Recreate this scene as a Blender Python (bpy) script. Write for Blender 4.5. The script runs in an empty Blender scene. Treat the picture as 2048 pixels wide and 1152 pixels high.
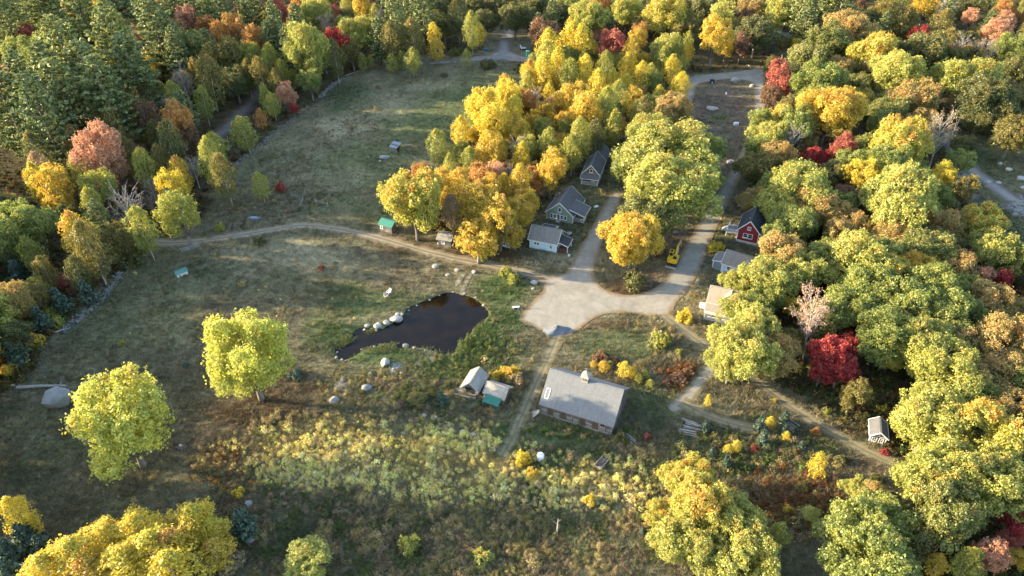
import bpy, math, random
import numpy as np
from mathutils import Vector, Matrix
from mathutils.geometry import delaunay_2d_cdt
random.seed(7)
RG = np.random.default_rng(11)
SC = bpy.context.scene
COL = SC.collection
R = math.radians

# ------------------------------------------------------------------ camera
F, HC = 1400.0, 90.0                      # focal length in pixels of a 2048 px wide frame, height of the drone
PIT, ROLL = R(37.0), R(-1.0)
_sp, _cp, _sr, _cr = math.sin(PIT), math.cos(PIT), math.sin(ROLL), math.cos(ROLL)
FWD = np.array([0, _cp, -_sp])
RIGHT = np.array([_cr, _sr*_sp, _sr*_cp])
UP = np.array([-_sr, _cr*_sp, _cr*_cp])
cam_d = bpy.data.cameras.new('camera'); cam = bpy.data.objects.new('camera', cam_d); COL.objects.link(cam)
cam_d.sensor_width = 36.0; cam_d.lens = F/2048*36.0
cam_d.clip_start = 0.5; cam_d.clip_end = 6000
M = Matrix.Identity(4)
for i in range(3):
    M[i][0] = RIGHT[i]; M[i][1] = UP[i]; M[i][2] = -FWD[i]
M[2][3] = HC
cam.matrix_world = M
SC.camera = cam

# ------------------------------------------------------------------ light
SUN_EL, SUN_FROM = R(14.5), R(172.0)      # direction the light comes from, measured from +X
world = bpy.data.worlds.new('World'); SC.world = world; world.use_nodes = True
wn = world.node_tree
bg = wn.nodes['Background']
sky = wn.nodes.new('ShaderNodeTexSky'); sky.sky_type = 'NISHITA'; sky.sun_disc = False
sky.sun_elevation = SUN_EL; sky.sun_rotation = R(90) - SUN_FROM
sky.air_density = 1.0; sky.dust_density = 1.2; sky.ozone_density = 1.0
wn.links.new(sky.outputs[0], bg.inputs[0]); bg.inputs[1].default_value = 0.15
sd = bpy.data.lights.new('sun', 'SUN'); sd.energy = 4.3; sd.angle = R(0.5); sd.color = (1.0, 0.82, 0.54)
sun = bpy.data.objects.new('sun', sd); COL.objects.link(sun)
sv = Vector((math.cos(SUN_FROM)*math.cos(SUN_EL), math.sin(SUN_FROM)*math.cos(SUN_EL), math.sin(SUN_EL)))
sun.rotation_euler = sv.to_track_quat('Z', 'Y').to_euler(); sun.location = (0, 0, 120)
SC.view_settings.view_transform = 'Standard'; SC.view_settings.look = 'None'
SC.view_settings.exposure = 2.38; SC.view_settings.gamma = 1.0; SC.view_settings.use_curve_mapping = False
SC.cycles.max_bounces = 5; SC.cycles.diffuse_bounces = 3; SC.cycles.transmission_bounces = 3
SC.cycles.glossy_bounces = 2; SC.cycles.caustics_reflective = False; SC.cycles.caustics_refractive = False

# ------------------------------------------------------------------ where things stand: reading map positions off the aerial photograph
def un(px, py, z=0.0):
    d = RIGHT*((px-1024)/F) - UP*((py-576)/F) + FWD
    t = (z-HC)/d[2]
    return np.array([d[0]*t, d[1]*t, z])
def un_many(P, z=0.0):
    P = np.asarray(P, float)
    d = RIGHT[None]*((P[:, :1]-1024)/F) - UP[None]*((P[:, 1:2]-576)/F) + FWD[None]
    t = (z-HC)/d[:, 2:3]
    return (d*t)[:, :2]
def to_px(X, Y, Z=0.0):
    X = np.asarray(X, float); Y = np.asarray(Y, float)
    v = np.stack([X, Y, np.zeros_like(X)+Z-HC], -1)
    k = v@FWD
    return 1024+F*(v@RIGHT)/k, 576-F*(v@UP)/k, k

# ------------------------------------------------------------------ numeric noise
_perm = np.random.default_rng(3).random((256, 256))
def vnoise(x, y):
    xi = np.floor(x).astype(int); yi = np.floor(y).astype(int)
    fx = x-xi; fy = y-yi
    fx = fx*fx*(3-2*fx); fy = fy*fy*(3-2*fy)
    a = _perm[xi & 255, yi & 255]; b = _perm[(xi+1) & 255, yi & 255]
    c = _perm[xi & 255, (yi+1) & 255]; d = _perm[(xi+1) & 255, (yi+1) & 255]
    return (a*(1-fx)+b*fx)*(1-fy)+(c*(1-fx)+d*fx)*fy
def fbm(x, y, s, o=4):
    r = np.zeros_like(np.asarray(x, float)); a = 0.5; n = 0
    for k in range(o):
        r += a*vnoise(x/s+17.3*k, y/s+9.1*k); n += a; a *= 0.55; s *= 0.5
    return r/n
def inpoly(px, py, poly):
    px = np.asarray(px, float); py = np.asarray(py, float)
    r = np.zeros(px.shape, bool); n = len(poly)
    for i in range(n):
        x0, y0 = poly[i]; x1, y1 = poly[(i+1) % n]
        if y0 == y1: continue
        c = ((y0 > py) != (y1 > py)) & (px < (x1-x0)*(py-y0)/(y1-y0)+x0)
        r ^= c
    return r
def segdist(x, y, pts, closed=False):
    d = np.full(np.shape(x), 1e9); n = len(pts)
    for i in range(n if closed else n-1):
        a = pts[i]; b = pts[(i+1) % n]
        ab = (b[0]-a[0], b[1]-a[1]); L = ab[0]**2+ab[1]**2+1e-9
        t = np.clip(((x-a[0])*ab[0]+(y-a[1])*ab[1])/L, 0, 1)
        d = np.minimum(d, np.hypot(x-a[0]-t*ab[0], y-a[1]-t*ab[1]))
    return d
def smooth(pts, step=0.8, closed=False):
    pts = [np.array(p[:2], float) for p in pts]; n = len(pts); out = []
    for i in range(n if closed else n-1):
        if closed: p0, p1, p2, p3 = pts[i-1], pts[i], pts[(i+1) % n], pts[(i+2) % n]
        else: p0, p1, p2, p3 = pts[max(i-1, 0)], pts[i], pts[i+1], pts[min(i+2, n-1)]
        m = max(1, int(np.linalg.norm(p2-p1)/step))
        for k in range(m):
            t = k/m
            out.append(0.5*((2*p1)+(-p0+p2)*t+(2*p0-5*p1+4*p2-p3)*t*t+(-p0+3*p1-3*p2+p3)*t**3))
    if not closed: out.append(pts[-1])
    return np.array(out)

# ------------------------------------------------------------------ object helpers
def new_mesh(name, V, Fc, cols=None, smooth_faces=False):
    me = bpy.data.meshes.new(name)
    V = np.asarray(V, np.float32)
    if isinstance(Fc, np.ndarray):
        k = Fc.shape[1]; n = len(Fc)
        me.vertices.add(len(V)); me.vertices.foreach_set('co', V.ravel())
        me.loops.add(n*k); me.loops.foreach_set('vertex_index', Fc.astype(np.int32).ravel())
        me.polygons.add(n); me.polygons.foreach_set('loop_start', np.arange(0, n*k, k, dtype=np.int32))
        me.polygons.foreach_set('loop_total', np.full(n, k, np.int32))
        me.update(calc_edges=True)
    else:
        me.from_pydata([tuple(map(float, v)) for v in V], [], [tuple(int(i) for i in f) for f in Fc]); me.update()
    if cols is not None:
        at = me.color_attributes.new('tint', 'FLOAT_COLOR', 'POINT')
        c = np.ones((len(V), 4), np.float32); c[:, :cols.shape[1]] = cols
        at.data.foreach_set('color', c.ravel())
    if smooth_faces:
        me.polygons.foreach_set('use_smooth', np.ones(len(me.polygons), bool))
    return me
def link(name, me, mat=None, parent=None, loc=None):
    if mat is not None and not me.materials: me.materials.append(mat)
    o = bpy.data.objects.new(name, me); COL.objects.link(o)
    if parent is not None: o.parent = parent
    if loc is not None: o.location = loc
    return o
def tag(o, label, cat, group=None):
    o['label'] = label; o['category'] = cat
    if group: o['group'] = group
    return o
def root(name, label, cat, loc, rz=0.0, group=None):
    o = bpy.data.objects.new(name, None); COL.objects.link(o)
    o.empty_display_size = 0.3; o.location = loc; o.rotation_euler = (0, 0, rz)
    return tag(o, label, cat, group)
def structure(o): o['kind'] = 'structure'; return o
def stuff(o): o['kind'] = 'stuff'; return o

class MB:
    """collects simple shapes, all in the local frame of one thing"""
    def __init__(s): s.V = []; s.F = []
    def add(s, V, Fc):
        o = len(s.V); s.V += [tuple(v) for v in V]; s.F += [tuple(i+o for i in f) for f in Fc]; return s
    def box(s, a, b):
        x0, y0, z0 = a; x1, y1, z1 = b
        return s.add([(x0,y0,z0),(x1,y0,z0),(x1,y1,z0),(x0,y1,z0),(x0,y0,z1),(x1,y0,z1),(x1,y1,z1),(x0,y1,z1)],
                     [(0,3,2,1),(4,5,6,7),(0,1,5,4),(1,2,6,5),(2,3,7,6),(3,0,4,7)])
    def hexa(s, bottom, top):
        return s.add(list(bottom)+list(top), [(0,3,2,1),(4,5,6,7),(0,1,5,4),(1,2,6,5),(2,3,7,6),(3,0,4,7)])
    def slab(s, q, t):
        """a quad q thickened by t below it (along -normal)"""
        q = [np.array(p, float) for p in q]
        n = np.cross(q[1]-q[0], q[3]-q[0]); n /= np.linalg.norm(n)
        return s.hexa([p-n*t for p in q], q)
    def bar(s, p, q, w=0.08, h=None, upv=(0, 0, 1)):
        p = np.array(p, float); q = np.array(q, float); h = h or w
        d = q-p; d /= np.linalg.norm(d)+1e-9
        u = np.array(upv, float)
        if abs(d@u) > 0.95: u = np.array([1., 0, 0])
        a = np.cross(d, u); a /= np.linalg.norm(a); b = np.cross(a, d)
        c = [(-1,-1),(1,-1),(1,1),(-1,1)]
        return s.hexa([p+a*i*w/2+b*j*h/2 for i, j in c], [q+a*i*w/2+b*j*h/2 for i, j in c])
    def prism(s, poly, z0, z1):
        n = len(poly)
        return s.add([(x, y, z0) for x, y in poly]+[(x, y, z1) for x, y in poly],
                     [tuple(range(n-1, -1, -1)), tuple(range(n, 2*n))]+[(i, (i+1) % n, n+(i+1) % n, n+i) for i in range(n)])
    def prism_x(s, poly, x0, x1):
        n = len(poly)
        return s.add([(x0, y, z) for y, z in poly]+[(x1, y, z) for y, z in poly],
                     [tuple(range(n-1, -1, -1)), tuple(range(n, 2*n))]+[(i, (i+1) % n, n+(i+1) % n, n+i) for i in range(n)])
    def prism_y(s, poly, y0, y1):
        n = len(poly)
        return s.add([(x, y0, z) for x, z in poly]+[(x, y1, z) for x, z in poly],
                     [tuple(range(n)), tuple(range(2*n-1, n-1, -1))]+[((i+1) % n, i, n+i, n+(i+1) % n) for i in range(n)])
    def tube(s, pts, rad, n=6):
        pts = [np.array(p, float) for p in pts]
        if not hasattr(rad, '__len__'): rad = [rad]*len(pts)
        o = len(s.V)
        for i, p in enumerate(pts):
            d = pts[min(i+1, len(pts)-1)]-pts[max(i-1, 0)]; d /= np.linalg.norm(d)+1e-9
            u = np.array([0, 0, 1.]) if abs(d[2]) < 0.9 else np.array([1., 0, 0])
            a = np.cross(d, u); a /= np.linalg.norm(a); b = np.cross(d, a)
            for k in range(n):
                t = 2*math.pi*k/n; s.V.append(tuple(p+(a*math.cos(t)+b*math.sin(t))*rad[i]))
        for i in range(len(pts)-1):
            for k in range(n):
                s.F.append((o+i*n+k, o+i*n+(k+1) % n, o+(i+1)*n+(k+1) % n, o+(i+1)*n+k))
        s.F.append(tuple(o+k for k in range(n-1, -1, -1))); e = o+(len(pts)-1)*n
        s.F.append(tuple(e+k for k in range(n))); return s
    def lathe(s, prof, n=16, c=(0, 0, 0)):
        o = len(s.V)
        for r, z in prof:
            for k in range(n):
                t = 2*math.pi*k/n; s.V.append((c[0]+r*math.cos(t), c[1]+r*math.sin(t), c[2]+z))
        for i in range(len(prof)-1):
            for k in range(n):
                s.F.append((o+i*n+k, o+i*n+(k+1) % n, o+(i+1)*n+(k+1) % n, o+(i+1)*n+k))
        s.F.append(tuple(o+k for k in range(n-1, -1, -1))); e = o+(len(prof)-1)*n
        s.F.append(tuple(e+k for k in range(n))); return s
    def put(s, name, mat, parent=None, smooth_faces=False):
        return link(name, new_mesh(name, s.V, s.F, smooth_faces=smooth_faces), mat, parent)

# ------------------------------------------------------------------ materials
def nodes(name):
    m = bpy.data.materials.new(name); m.use_nodes = True
    nt = m.node_tree; b = nt.nodes['Principled BSDF']
    return m, nt, b
def N(nt, t, **k):
    n = nt.nodes.new(t)
    for a, v in k.items(): setattr(n, a, v)
    return n
def math_n(nt, op, a, b=None, clamp=False):
    n = N(nt, 'ShaderNodeMath', operation=op, use_clamp=clamp)
    for i, v in enumerate((a, b)):
        if v is None: continue
        if isinstance(v, (int, float)): n.inputs[i].default_value = v
        else: nt.links.new(v, n.inputs[i])
    return n.outputs[0]
def mix_n(nt, f, a, b, blend='MIX'):
    n = N(nt, 'ShaderNodeMix', data_type='RGBA', blend_type=blend)
    for s, v in ((n.inputs[0], f), (n.inputs[6], a), (n.inputs[7], b)):
        if isinstance(v, (int, float)): s.default_value = v
        elif isinstance(v, tuple): s.default_value = v+(1,) if len(v) == 3 else v
        else: nt.links.new(v, s)
    return n.outputs[2]
def noise_n(nt, scale, detail=4, rough=0.55, coord=None, stretch=None):
    n = N(nt, 'ShaderNodeTexNoise'); n.inputs['Scale'].default_value = scale
    n.inputs['Detail'].default_value = detail; n.inputs['Roughness'].default_value = rough
    if coord is None:
        coord = N(nt, 'ShaderNodeTexCoord').outputs['Object']
    if stretch:
        mp = N(nt, 'ShaderNodeMapping'); mp.inputs['Scale'].default_value = stretch
        nt.links.new(coord, mp.inputs[0]); coord = mp.outputs[0]
    nt.links.new(coord, n.inputs['Vector'])
    return n.outputs['Fac']
def ramp_n(nt, f, a, b):
    n = N(nt, 'ShaderNodeMapRange'); n.inputs[1].default_value = a; n.inputs[2].default_value = b
    nt.links.new(f, n.inputs[0]); return n.outputs[0]
def surf(name, ca, cb, scale=2.0, rough=0.85, bump=0.0, stretch=None, spec=0.3, metal=0.0, third=None):
    """two-tone weathered surface"""
    m, nt, b = nodes(name)
    f = ramp_n(nt, noise_n(nt, scale, 5, 0.6, stretch=stretch), 0.3, 0.7)
    c = mix_n(nt, f, ca, cb)
    if third:
        g = ramp_n(nt, noise_n(nt, scale*0.37, 4, 0.6), 0.52, 0.7)
        c = mix_n(nt, g, c, third)
    nt.links.new(c, b.inputs['Base Color']); b.inputs['Roughness'].default_value = rough
    b.inputs['Specular IOR Level'].default_value = spec; b.inputs['Metallic'].default_value = metal
    if bump:
        bp = N(nt, 'ShaderNodeBump'); bp.inputs['Strength'].default_value = bump; bp.inputs['Distance'].default_value = 0.05
        nt.links.new(noise_n(nt, scale*4, 4, 0.6, stretch=stretch), bp.inputs['Height']); nt.links.new(bp.outputs[0], b.inputs['Normal'])
    return m
def siding(name, ca, cb, pitch=0.13):
    """lapped boards: colour of paint with fine relief, courses run level"""
    m, nt, b = nodes(name)
    tc = N(nt, 'ShaderNodeTexCoord').outputs['Object']
    f = ramp_n(nt, noise_n(nt, 1.3, 5, 0.65, tc, (1, 1, 4)), 0.3, 0.75)
    nt.links.new(mix_n(nt, f, ca, cb), b.inputs['Base Color'])
    b.inputs['Roughness'].default_value = 0.75; b.inputs['Specular IOR Level'].default_value = 0.25
    sx = N(nt, 'ShaderNodeSeparateXYZ'); nt.links.new(tc, sx.inputs[0])
    h = math_n(nt, 'FRACT', math_n(nt, 'DIVIDE', sx.outputs[2], pitch))
    bp = N(nt, 'ShaderNodeBump'); bp.inputs['Strength'].default_value = 0.6; bp.inputs['Distance'].default_value = 0.03
    nt.links.new(math_n(nt, 'MULTIPLY', h, -1.0), bp.inputs['Height']); nt.links.new(bp.outputs[0], b.inputs['Normal'])
    return m
def shingle(name, ca, cb, cc):
    """asphalt shingles: mottled tabs with courses down the slope"""
    m, nt, b = nodes(name)
    tc = N(nt, 'ShaderNodeTexCoord').outputs['Object']
    big = ramp_n(nt, noise_n(nt, 0.45, 5, 0.65, tc), 0.35, 0.7)
    tab = N(nt, 'ShaderNodeTexVoronoi'); tab.inputs['Scale'].default_value = 3.2
    mp = N(nt, 'ShaderNodeMapping'); mp.inputs['Scale'].default_value = (1, 2.0, 2.0)
    nt.links.new(tc, mp.inputs[0]); nt.links.new(mp.outputs[0], tab.inputs['Vector'])
    sp = N(nt, 'ShaderNodeSeparateColor'); nt.links.new(tab.outputs['Color'], sp.inputs[0])
    c = mix_n(nt, sp.outputs[0], ca, cb); c = mix_n(nt, math_n(nt, 'MULTIPLY', big, 0.7), c, cc)
    streak = ramp_n(nt, noise_n(nt, 2.5, 3, 0.5, tc, (1, 0.15, 0.15)), 0.45, 0.8)
    c = mix_n(nt, math_n(nt, 'MULTIPLY', streak, 0.35), c, tuple(v*0.6 for v in ca))
    nt.links.new(c, b.inputs['Base Color']); b.inputs['Roughness'].default_value = 0.9; b.inputs['Specular IOR Level'].default_value = 0.2
    sx = N(nt, 'ShaderNodeSeparateXYZ'); nt.links.new(tc, sx.inputs[0])
    h = math_n(nt, 'FRACT', math_n(nt, 'DIVIDE', sx.outputs[2], 0.11))
    bp = N(nt, 'ShaderNodeBump'); bp.inputs['Strength'].default_value = 0.5; bp.inputs['Distance'].default_value = 0.03
    nt.links.new(math_n(nt, 'ADD', math_n(nt, 'MULTIPLY', h, -1.0), sp.outputs[1]), bp.inputs['Height']); nt.links.new(bp.outputs[0], b.inputs['Normal'])
    return m
def leafmat(name, a, b, tip=None, amt=0.0, tr=0.45):
    """leaves: tint.r clump, tint.g leaf, tint.b height in crown (turned tips)"""
    m = bpy.data.materials.new(name); m.use_nodes = True; nt = m.node_tree; nt.nodes.clear()
    at = N(nt, 'ShaderNodeAttribute', attribute_name='tint'); sp = N(nt, 'ShaderNodeSeparateColor')
    nt.links.new(at.outputs['Color'], sp.inputs[0])
    oi = N(nt, 'ShaderNodeObjectInfo').outputs['Random']
    v = math_n(nt, 'ADD', math_n(nt, 'MULTIPLY', sp.outputs[0], 0.75), math_n(nt, 'MULTIPLY', oi, 0.6), True)
    c = mix_n(nt, math_n(nt, 'SUBTRACT', v, 0.15, True), a, b)
    if tip:
        # whole limbs turn first, more of them near the top
        co = N(nt, 'ShaderNodeTexCoord').outputs['Object']
        ad = N(nt, 'ShaderNodeVectorMath', operation='ADD'); cx = N(nt, 'ShaderNodeCombineXYZ')
        nt.links.new(math_n(nt, 'MULTIPLY', oi, 57.0), cx.inputs[0]); nt.links.new(co, ad.inputs[0]); nt.links.new(cx.outputs[0], ad.inputs[1])
        nz = noise_n(nt, 0.42, 2, 0.5, ad.outputs[0])
        t = math_n(nt, 'ADD', math_n(nt, 'MULTIPLY', sp.outputs[2], 0.35), nz)
        t = math_n(nt, 'ADD', t, math_n(nt, 'MULTIPLY', sp.outputs[0], 0.22))
        t = ramp_n(nt, t, 1.02-amt*0.25, 1.2-amt*0.25)
        c = mix_n(nt, t, c, tip)
    k = math_n(nt, 'MULTIPLY_ADD', sp.outputs[1], 0.55); nt.nodes[-1].inputs[2].default_value = 0.72
    hv = N(nt, 'ShaderNodeHueSaturation'); nt.links.new(k, hv.inputs['Value']); nt.links.new(c, hv.inputs['Color'])
    c = hv.outputs[0]
    d = N(nt, 'ShaderNodeBsdfDiffuse'); t = N(nt, 'ShaderNodeBsdfTranslucent'); mx = N(nt, 'ShaderNodeMixShader')
    mx.inputs[0].default_value = tr
    nt.links.new(c, d.inputs[0]); nt.links.new(c, t.inputs[0])
    nt.links.new(d.outputs[0], mx.inputs[1]); nt.links.new(t.outputs[0], mx.inputs[2])
    gl = N(nt, 'ShaderNodeBsdfGlossy'); gl.inputs['Roughness'].default_value = 0.55; gl.inputs['Color'].default_value = (.8, .8, .8, 1)
    m2 = N(nt, 'ShaderNodeMixShader'); m2.inputs[0].default_value = 0.05
    nt.links.new(mx.outputs[0], m2.inputs[1]); nt.links.new(gl.outputs[0], m2.inputs[2])
    out = N(nt, 'ShaderNodeOutputMaterial'); nt.links.new(m2.outputs[0], out.inputs[0])
    return m

# ================================================================== THE LAND
def zpts(off, sc, pts): return [(off[0]+x/sc, off[1]+y/sc) for x, y in pts]
POND_PX = zpts((640, 560), 5.689, [(175,870),(163,800),(190,745),(255,722),(330,735),(372,690),(365,620),(400,565),(440,548),(520,545),(610,560),(700,560),
    (745,528),(830,492),(930,440),(968,370),(1000,315),(1150,252),(1300,190),(1400,152),(1500,142),(1640,172),(1740,205),(1830,265),(1900,340),
    (1922,390),(1890,445),(1780,540),(1680,650),(1600,730),(1562,800),(1530,850),(1450,862),(1350,832),(1270,802),(1180,772),(1090,772),
    (1030,762),(945,792),(860,752),(820,718),(740,732),(620,762),(520,792),(430,842),(360,890),(300,925),(240,915)])
POND = un_many(POND_PX, -0.35)
PONDS = smooth(POND, 0.6, True)

# extent of the land: fine where the camera looks, coarse out to the horizon
def axis(parts):
    out = [parts[0][0]]
    for a, b, st in parts:
        n = max(1, int(round((b-a)/st))); out += [a+(b-a)*(i+1)/n for i in range(n)]
    return np.array(out)
GX = axis([(-2400,-400,200),(-400,-200,10),(-200,-75,2.6),(-75,-42,1.6),(-42,-2,0.75),(-2,75,1.5),(75,160,2.6),(160,400,10),(400,2400,200)])
GY = axis([(-900,-60,120),(-60,40,5),(40,80,1.5),(80,88,1.2),(88,128,0.8),(128,210,1.6),(210,300,3),(300,460,8),(460,3200,210)])
def hraw(x, y):
    z = 0.9*(fbm(x+300, y+100, 55, 2)-0.5)+0.25*(fbm(x, y, 14, 2)-0.5)
    far = np.clip((np.hypot(x, y-150)-420)/900, 0, 1)
    z = z+far*far*60*(fbm(x+900, y, 700, 3)-0.25)
    return z
_gx, _gy = np.meshgrid(GX, GY)
GZ = hraw(_gx, _gy)
_near = (_gx > -60) & (_gx < 15) & (_gy > 70) & (_gy < 145)
_sdn = segdist(_gx[_near], _gy[_near], PONDS[::2], True)
_ins = inpoly(_gx[_near], _gy[_near], PONDS)
_sd = np.where(_ins, -_sdn, _sdn)
_w = np.clip(1-_sd/7.0, 0, 1)                        # banks ease down to the water
_z = GZ[_near]*(1-_w)+(-0.05)*_w
_prof = np.where(_sd > 0, -0.35+np.clip(_sd/1.5, 0, 1)**0.7*0.33, -0.35-np.clip(-_sd/2.5, 0, 1)*0.9)
_k = np.clip(1-(_sd-1.0)/2.0, 0, 1)
GZ[_near] = _z*(1-_k)+_prof*_k
def gz(x, y):
    x = np.atleast_1d(np.asarray(x, float)); y = np.atleast_1d(np.asarray(y, float))
    i = np.clip(np.searchsorted(GX, x)-1, 0, len(GX)-2); j = np.clip(np.searchsorted(GY, y)-1, 0, len(GY)-2)
    u = (x-GX[i])/(GX[i+1]-GX[i]); v = (y-GY[j])/(GY[j+1]-GY[j])
    a, b, c, d = GZ[j, i], GZ[j, i+1], GZ[j+1, i], GZ[j+1, i+1]
    # same diagonal as the mesh (a-b-d, a-d-c)
    return np.where(u >= v, a+(b-a)*u+(d-b)*v, a+(c-a)*v+(d-c)*u)
def gz1(x, y): return float(gz(x, y)[0])
def at(px, py):
    """the point of the ground seen at that place of the photograph"""
    z = 0.0
    for _ in range(6):
        p = un(px, py, z); z = gz1(p[0], p[1])
    return Vector((p[0], p[1], z))

# ---- places on the ground, traced on the photograph, turned into metres
def W(pts): return un_many(pts, 0.0)
FOREST_PX = [
 [(-400,-60),(760,-60),(770,105),(745,125),(690,150),(640,190),(600,225),(545,262),(490,310),(440,350),(415,400),(400,440),(330,475),(300,500),(258,535),(200,580),(140,640),(85,690),(60,760),(-20,800),(-400,900)],
 [(740,-60),(2500,-60),(2500,330),(1990,270),(1890,250),(1600,60),(1530,130),(1480,138),(1375,150),(1150,130),(1085,120),(1050,60),(985,60),(960,105),(860,112),(760,112)],
 [(1080,118),(1372,150),(1372,230),(1290,240),(1240,290),(1165,335),(1100,400),(1040,450),(890,470),(800,440),(790,400),(900,330),(930,260),(1010,190),(1060,160)],
 [(1530,140),(1900,250),(1885,330),(2000,520),(2500,560),(2500,1300),(1840,1300),(1830,960),(1770,900),(1620,810),(1560,770),(1470,690),(1490,560),(1540,500),(1545,430),(1490,400),(1500,330),(1525,240)],
]
ROADCOL = {}
FARM = W([(300,484),(340,486),(400,483),(470,474),(540,461),(600,452),(655,455),(720,466),(780,481),(850,502),(920,519),(990,532),(1050,546),(1110,566)])
SOUTH = W([(1318,622),(1345,645),(1380,672),(1420,700),(1470,732),(1520,768),(1570,806),(1630,845),(1700,885),(1760,917),(1830,950),(1900,985)])
BARNT = W([(1118,662),(1108,690),(1090,730),(1066,780),(1044,830),(1022,880),(1004,912)])
SPUR = W([(1436,712),(1418,742),(1398,766),(1372,800),(1340,822)])
SPUR2 = W([(1362,806),(1410,830),(1470,850),(1530,862)])
WOODRD = W([(380,320),(440,268),(480,226),(520,182),(560,150)])
LANE = W([(1890,262),(1912,300),(1940,335),(1975,362),(2000,380),(2030,400)])
LOOP_L = [(1140,548),(1160,512),(1190,462),(1218,412),(1226,390),(1262,330),(1318,262),(1360,205),(1368,165),(1400,148),(1460,142),(1526,138)]
PLAZA_PX = [(1038,641),(1062,608),(1088,578),(1080,560),(1060,549),(1100,552),(1130,548),(1150,514),(1176,468),(1206,414),(1222,388),(1246,384),(1236,414),(1218,452),(1206,482),
   (1196,512),(1188,540),(1192,562),(1212,582),(1258,592),(1302,582),(1328,563),(1342,540),(1360,512),(1384,470),(1404,436),(1426,402),(1446,368),(1466,334),(1484,296),(1498,258),(1506,220),(1508,186),(1502,166),
   (1460,160),(1410,166),(1394,172),(1388,196),(1376,222),(1352,248),(1340,240),(1362,205),(1366,176),(1378,154),(1420,149),(1470,144),(1524,139),
   (1530,170),(1530,216),(1516,264),(1500,312),(1482,352),(1466,388),(1448,426),(1430,466),(1414,506),(1398,544),(1376,582),(1352,608),(1340,630),(1300,634),(1262,628),(1222,628),(1192,636),(1168,652),(1140,672),(1112,674),(1090,666),(1062,652)]
UPPER_PX = [(744,118),(800,121),(850,124),(905,119),(950,113),(982,106),(993,92),(1000,74),(1008,58),(1018,40),(1036,40),(1032,62),(1024,80),(1022,94),(1030,105),(1052,112),(1085,121),(1120,135),(1116,146),(1078,130),(1030,124),(980,122),(930,125),(870,130),(800,128),(744,124)]
_P = {}
def d_px(X, Y): return to_px(X, Y)[:2]

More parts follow.
